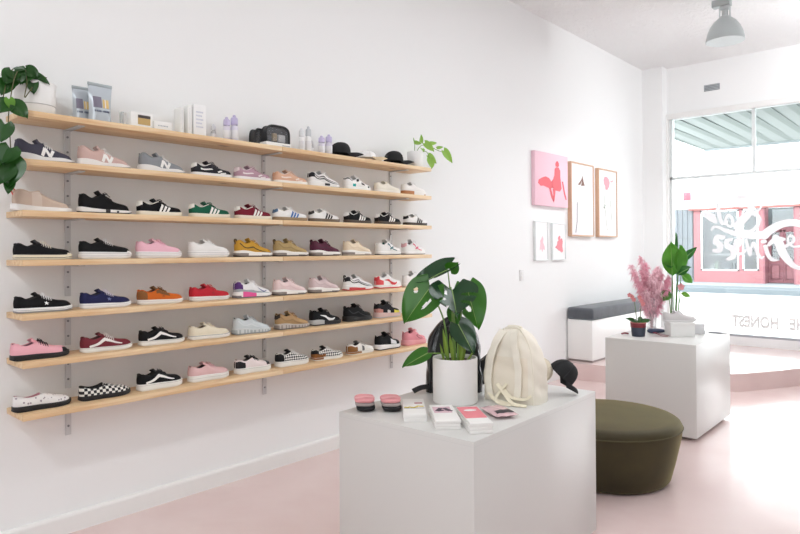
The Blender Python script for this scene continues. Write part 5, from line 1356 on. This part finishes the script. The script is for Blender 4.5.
# striped awning over the pavement
aw = thing('awning', 'corrugated pale grey street awning outside, above the shop window', 'awning', (9.62, 0, 3.46))
mb = MB(); y = .42; w = .31; k = 0
pts = []
while y > -7:
    pts += [(y, 0), (y - w * .62, 0), (y - w * .72, .05), (y - w * .9, .05)]; y -= w
n = len(pts)
mb.add([(0, a, b_ + .03) for a, b_ in pts] + [(3.85, a, b_) for a, b_ in pts], [(i, i + 1, n + i + 1, n + i) for i in range(n - 1)])
o = mb.build('awning_sheet', M('#747b79', .7), aw, smooth=False, fix=False)
mb = MB(); y = .42
while y > -7:
    mb.box((1.92, y - w * .81, .012), (3.84, w * .40, .012)); y -= w
mb.build('awning_ribs', M('#5c6562', .7), aw, smooth=False)
MB().box((3.87, -3.3, -.01), (.05, 7.5, .06)).build('awning_fascia', M('#8a9293', .6), aw)
MB().box((1.92, .43, .01), (3.85, .03, .05)).build('awning_edge', M('#858f8c', .6), aw)
# shop across the street
PINKB = M('#84585b', .85, var=.12, vscale=3); PINKD = M('#744a50', .8); PFR = M('#c85a64', .6); DGL = M('#7e9398', .15, var=.25, vscale=.8); WFR = M('#b5b8b8', .5)
sh = thing('shop_building', 'pink brick shop with a white upper wall across the street', 'building', (28, 0, 0.1))
mb = MB()
def bx(mb, x0, x1, y0, y1, z0, z1, mi=0): mb.box(((x0 + x1) / 2, (y0 + y1) / 2, (z0 + z1) / 2 - .1), (x1 - x0, abs(y1 - y0), z1 - z0), mi)
bx(mb, 0, .3, 3.46, 4.98, .10, .58); bx(mb, 0, .3, 4.98, 5.24, .10, 3.06); bx(mb, .0, .3, 2.80, 3.46, .10, .60); bx(mb, .02, .3, 3.40, 3.52, .60, 3.06)
bx(mb, 0, .3, 1.42, 1.56, .10, 3.06); bx(mb, 0, .3, -.9, 1.42, .10, .60); bx(mb, 0, .3, -8, -.9, .1, 3.06)
bx(mb, 0, .3, 2.66, 2.80, .10, 3.06)
mb.build('brick_wall', PINKB, sh, smooth=False)
mb = MB(); bx(mb, -.12, .3, -8, 5.4, 3.07, 3.16); mb.build('red_fascia', M('#7c4844', .7), sh, smooth=False)
mb = MB(); bx(mb, 0, .3, -8, 5.25, 3.20, 9); mb.build('upper_wall', M('#f2f2f0', .9), sh, smooth=False)
mb = MB(); bx(mb, .9, 1.0, -8, 5.2, .1, 3.1); mb.build('interior_wall', M('#4f595c', .8, var=.35, vscale=1.2), sh, smooth=False)
def shopwin(y0, y1, z0, z1, cols):
    wn = MB()
    for a, b_ in ((y0, y0 - .06), (y1 + .06, y1)): bx(wn, .02, .12, a, b_, z0, z1)
    bx(wn, .02, .12, y0, y1, z0, z0 + .06); bx(wn, .02, .12, y0, y1, z1 - .06, z1)
    o = wn.build('shop_window_frame', WFR, sh, smooth=False)
    g = MB(); bx(g, .06, .075, y0 - .06, y1 + .06, z0 + .06, z1 - .06); g.build('shop_window_glass', GLASS, o, smooth=False)
    rng = random.Random(int(y0 * 10)); m_ = MB()
    for i in range(14):
        yy = rng.uniform(y1 + .2, y0 - .2); zz = z0 + .06; hh = rng.uniform(.15, .42); ww = rng.uniform(.06, .2)
        bx(m_, .25 + .1 * (i % 3), .35 + .1 * (i % 3), yy, yy - ww, zz, zz + hh, i % 4)
    bx(m_, .5, .55, y0, y1, z0 + .62, z0 + .68, 4)
    m_.build('window_display', [M('#333c44', .8), M('#7a8080', .8), M('#50585d', .8), M('#5d6c5f', .8), M('#8a8e8e', .8)], sh, smooth=False)
shopwin(4.97, 3.53, .58, 3.05, 0); shopwin(3.40, 2.82, .60, 3.05, 0); shopwin(1.41, -.89, .60, 3.05, 0)
dr = MB()
for y0, y1 in ((2.60, 2.13), (2.09, 1.62)):
    bx(dr, .62, .68, y0, y1, .12, 1.0); bx(dr, .62, .68, y0, y0 - .09, 1.0, 2.2); bx(dr, .62, .68, y1 + .09, y1, 1.0, 2.2); bx(dr, .62, .68, y0, y1, 2.12, 2.24)
bx(dr, .60, .70, 2.64, 1.58, 2.24, 2.32); bx(dr, .0, .62, 2.66, 2.60, .1, 3.1); bx(dr, .0, .62, 1.62, 1.56, .1, 3.1); bx(dr, .60, .66, 2.13, 2.09, .12, 2.24)
dr.build('door_leaf', PINKD, sh, smooth=False)
dp_ = MB()
for y0, y1 in ((2.52, 2.21), (2.01, 1.70)):
    for z0, z1 in ((.26, .84),):
        bx(dp_, .605, .62, y0, y1, z0, z1)
        bx(dp_, .60, .607, y0, y0 - .03, z0, z1, 1); bx(dp_, .60, .607, y1 + .03, y1, z0, z1, 1); bx(dp_, .60, .607, y0, y1, z0, z0 + .03, 1); bx(dp_, .60, .607, y0, y1, z1 - .03, z1, 1)
dp_.build('door_panel', [M('#805459', .7), M('#552c33', .7)], sh, smooth=False)
g = MB(); bx(g, .63, .64, 2.6, 1.6, 1.0, 3.05); g.build('door_glass', GLASS, sh, smooth=False)
gs = thing('shop_building', 'grey building with a ribbed roller shutter beside the pink shop across the street', 'building', (28, 0, .1))
mb = MB(); bx(mb, .05, .3, 8.5, 5.27, .1, 3.17); mb.build('front_wall', M('#686d70', .8), gs, smooth=False)
mb = MB(); bx(mb, .05, .3, 8.5, 5.27, 3.2, 9); mb.build('upper_wall', M('#f2f2f0', .9), gs, smooth=False)
mb = MB()
for i in range(16): mb.box((.03, 5.35 + i * .2, 1.6), (.04, .09, 2.9), 0)
mb.build('shutter_ribs', M('#5d6266', .7), gs, smooth=False)
ps = thing('street_sign', 'small pink square sign hanging from the white wall across the street', 'sign', (27.6, 5.36, 3.65))
MB().box((0, 0, 0), (.05, .30, .36), bev=.01).build('sign_panel', M('#7d3f4b', .6), ps); MB().tube([(.25, 0, .15), (0, 0, .15)], .015, 6).build('sign_arm', M('#c9c9c9', .5), ps)
# ------------------------------------------------------------------ light
w = bpy.data.worlds.new('sky'); S.world = w; w.use_nodes = True
bg = w.node_tree.nodes['Background']; bg.inputs[0].default_value = (.91, .97, 1, 1); bg.inputs[1].default_value = SKY
def area(nm, loc_, size, power, rot, col=(.92, .975, 1), spread=PI):
    l = bpy.data.lights.new(nm, 'AREA'); l.shape = 'RECTANGLE'; l.size, l.size_y = size; l.energy = power; l.color = col; l.spread = spread
    o = bpy.data.objects.new(nm, l); COL.objects.link(o); o.location = loc_; o.rotation_euler = rot; return o
def spot(nm, loc_, target, power, cone, col=(.94, .98, 1), r=.09, blend=.6):
    l = bpy.data.lights.new(nm, 'SPOT'); l.energy = power; l.spot_size = math.radians(cone); l.spot_blend = blend; l.shadow_soft_size = r; l.color = col
    o = bpy.data.objects.new(nm, l); COL.objects.link(o); o.location = loc_
    o.rotation_euler = (Vector(target) - Vector(loc_)).to_track_quat('-Z', 'Y').to_euler(); return o
spot('pendant_bulb', (7.0, -1.71, 3.57), (7.0, -1.71, 0), 130, 150, (.96, .985, 1), .12)
for nm, lc, tg, pw, cone in LAMPS: spot(nm, lc, tg, pw, cone)
for nm, lc, sz, pw in CEIL_FILLS: area(nm, lc, sz, pw, (0, 0, 0))

# ------------------------------------------------------------------ camera
cam = bpy.data.cameras.new('camera'); co = bpy.data.objects.new('camera', cam); COL.objects.link(co)
R_ = Vector((0.67287362, -0.73973373, -0.00592467)); U_ = Vector((-0.00008511, -0.00808634, 0.9999673)); F_ = Vector((0.73975745, 0.67285111, 0.00550404))
mw = Matrix.Identity(4)
for i in range(3): mw[i][0], mw[i][1], mw[i][2] = R_[i], U_[i], -F_[i]
mw.translation = Vector((0, -3.6, 1.48583)); co.matrix_world = mw
cam.sensor_fit = 'HORIZONTAL'; cam.sensor_width = 36; cam.lens = 36 * 636.78 / 800; cam.shift_y = -(267 - 246.89) / 800
cam.clip_start = .05; cam.clip_end = 200
S.camera = co
S.view_settings.view_transform = 'Standard'; S.view_settings.look = 'None'; S.view_settings.gamma = 1; S.view_settings.use_curve_mapping = False
S.view_settings.exposure = EXPO
S.cycles.max_bounces = 10; S.cycles.diffuse_bounces = 6; S.cycles.transparent_max_bounces = 16
S.cycles.sample_clamp_indirect = 8
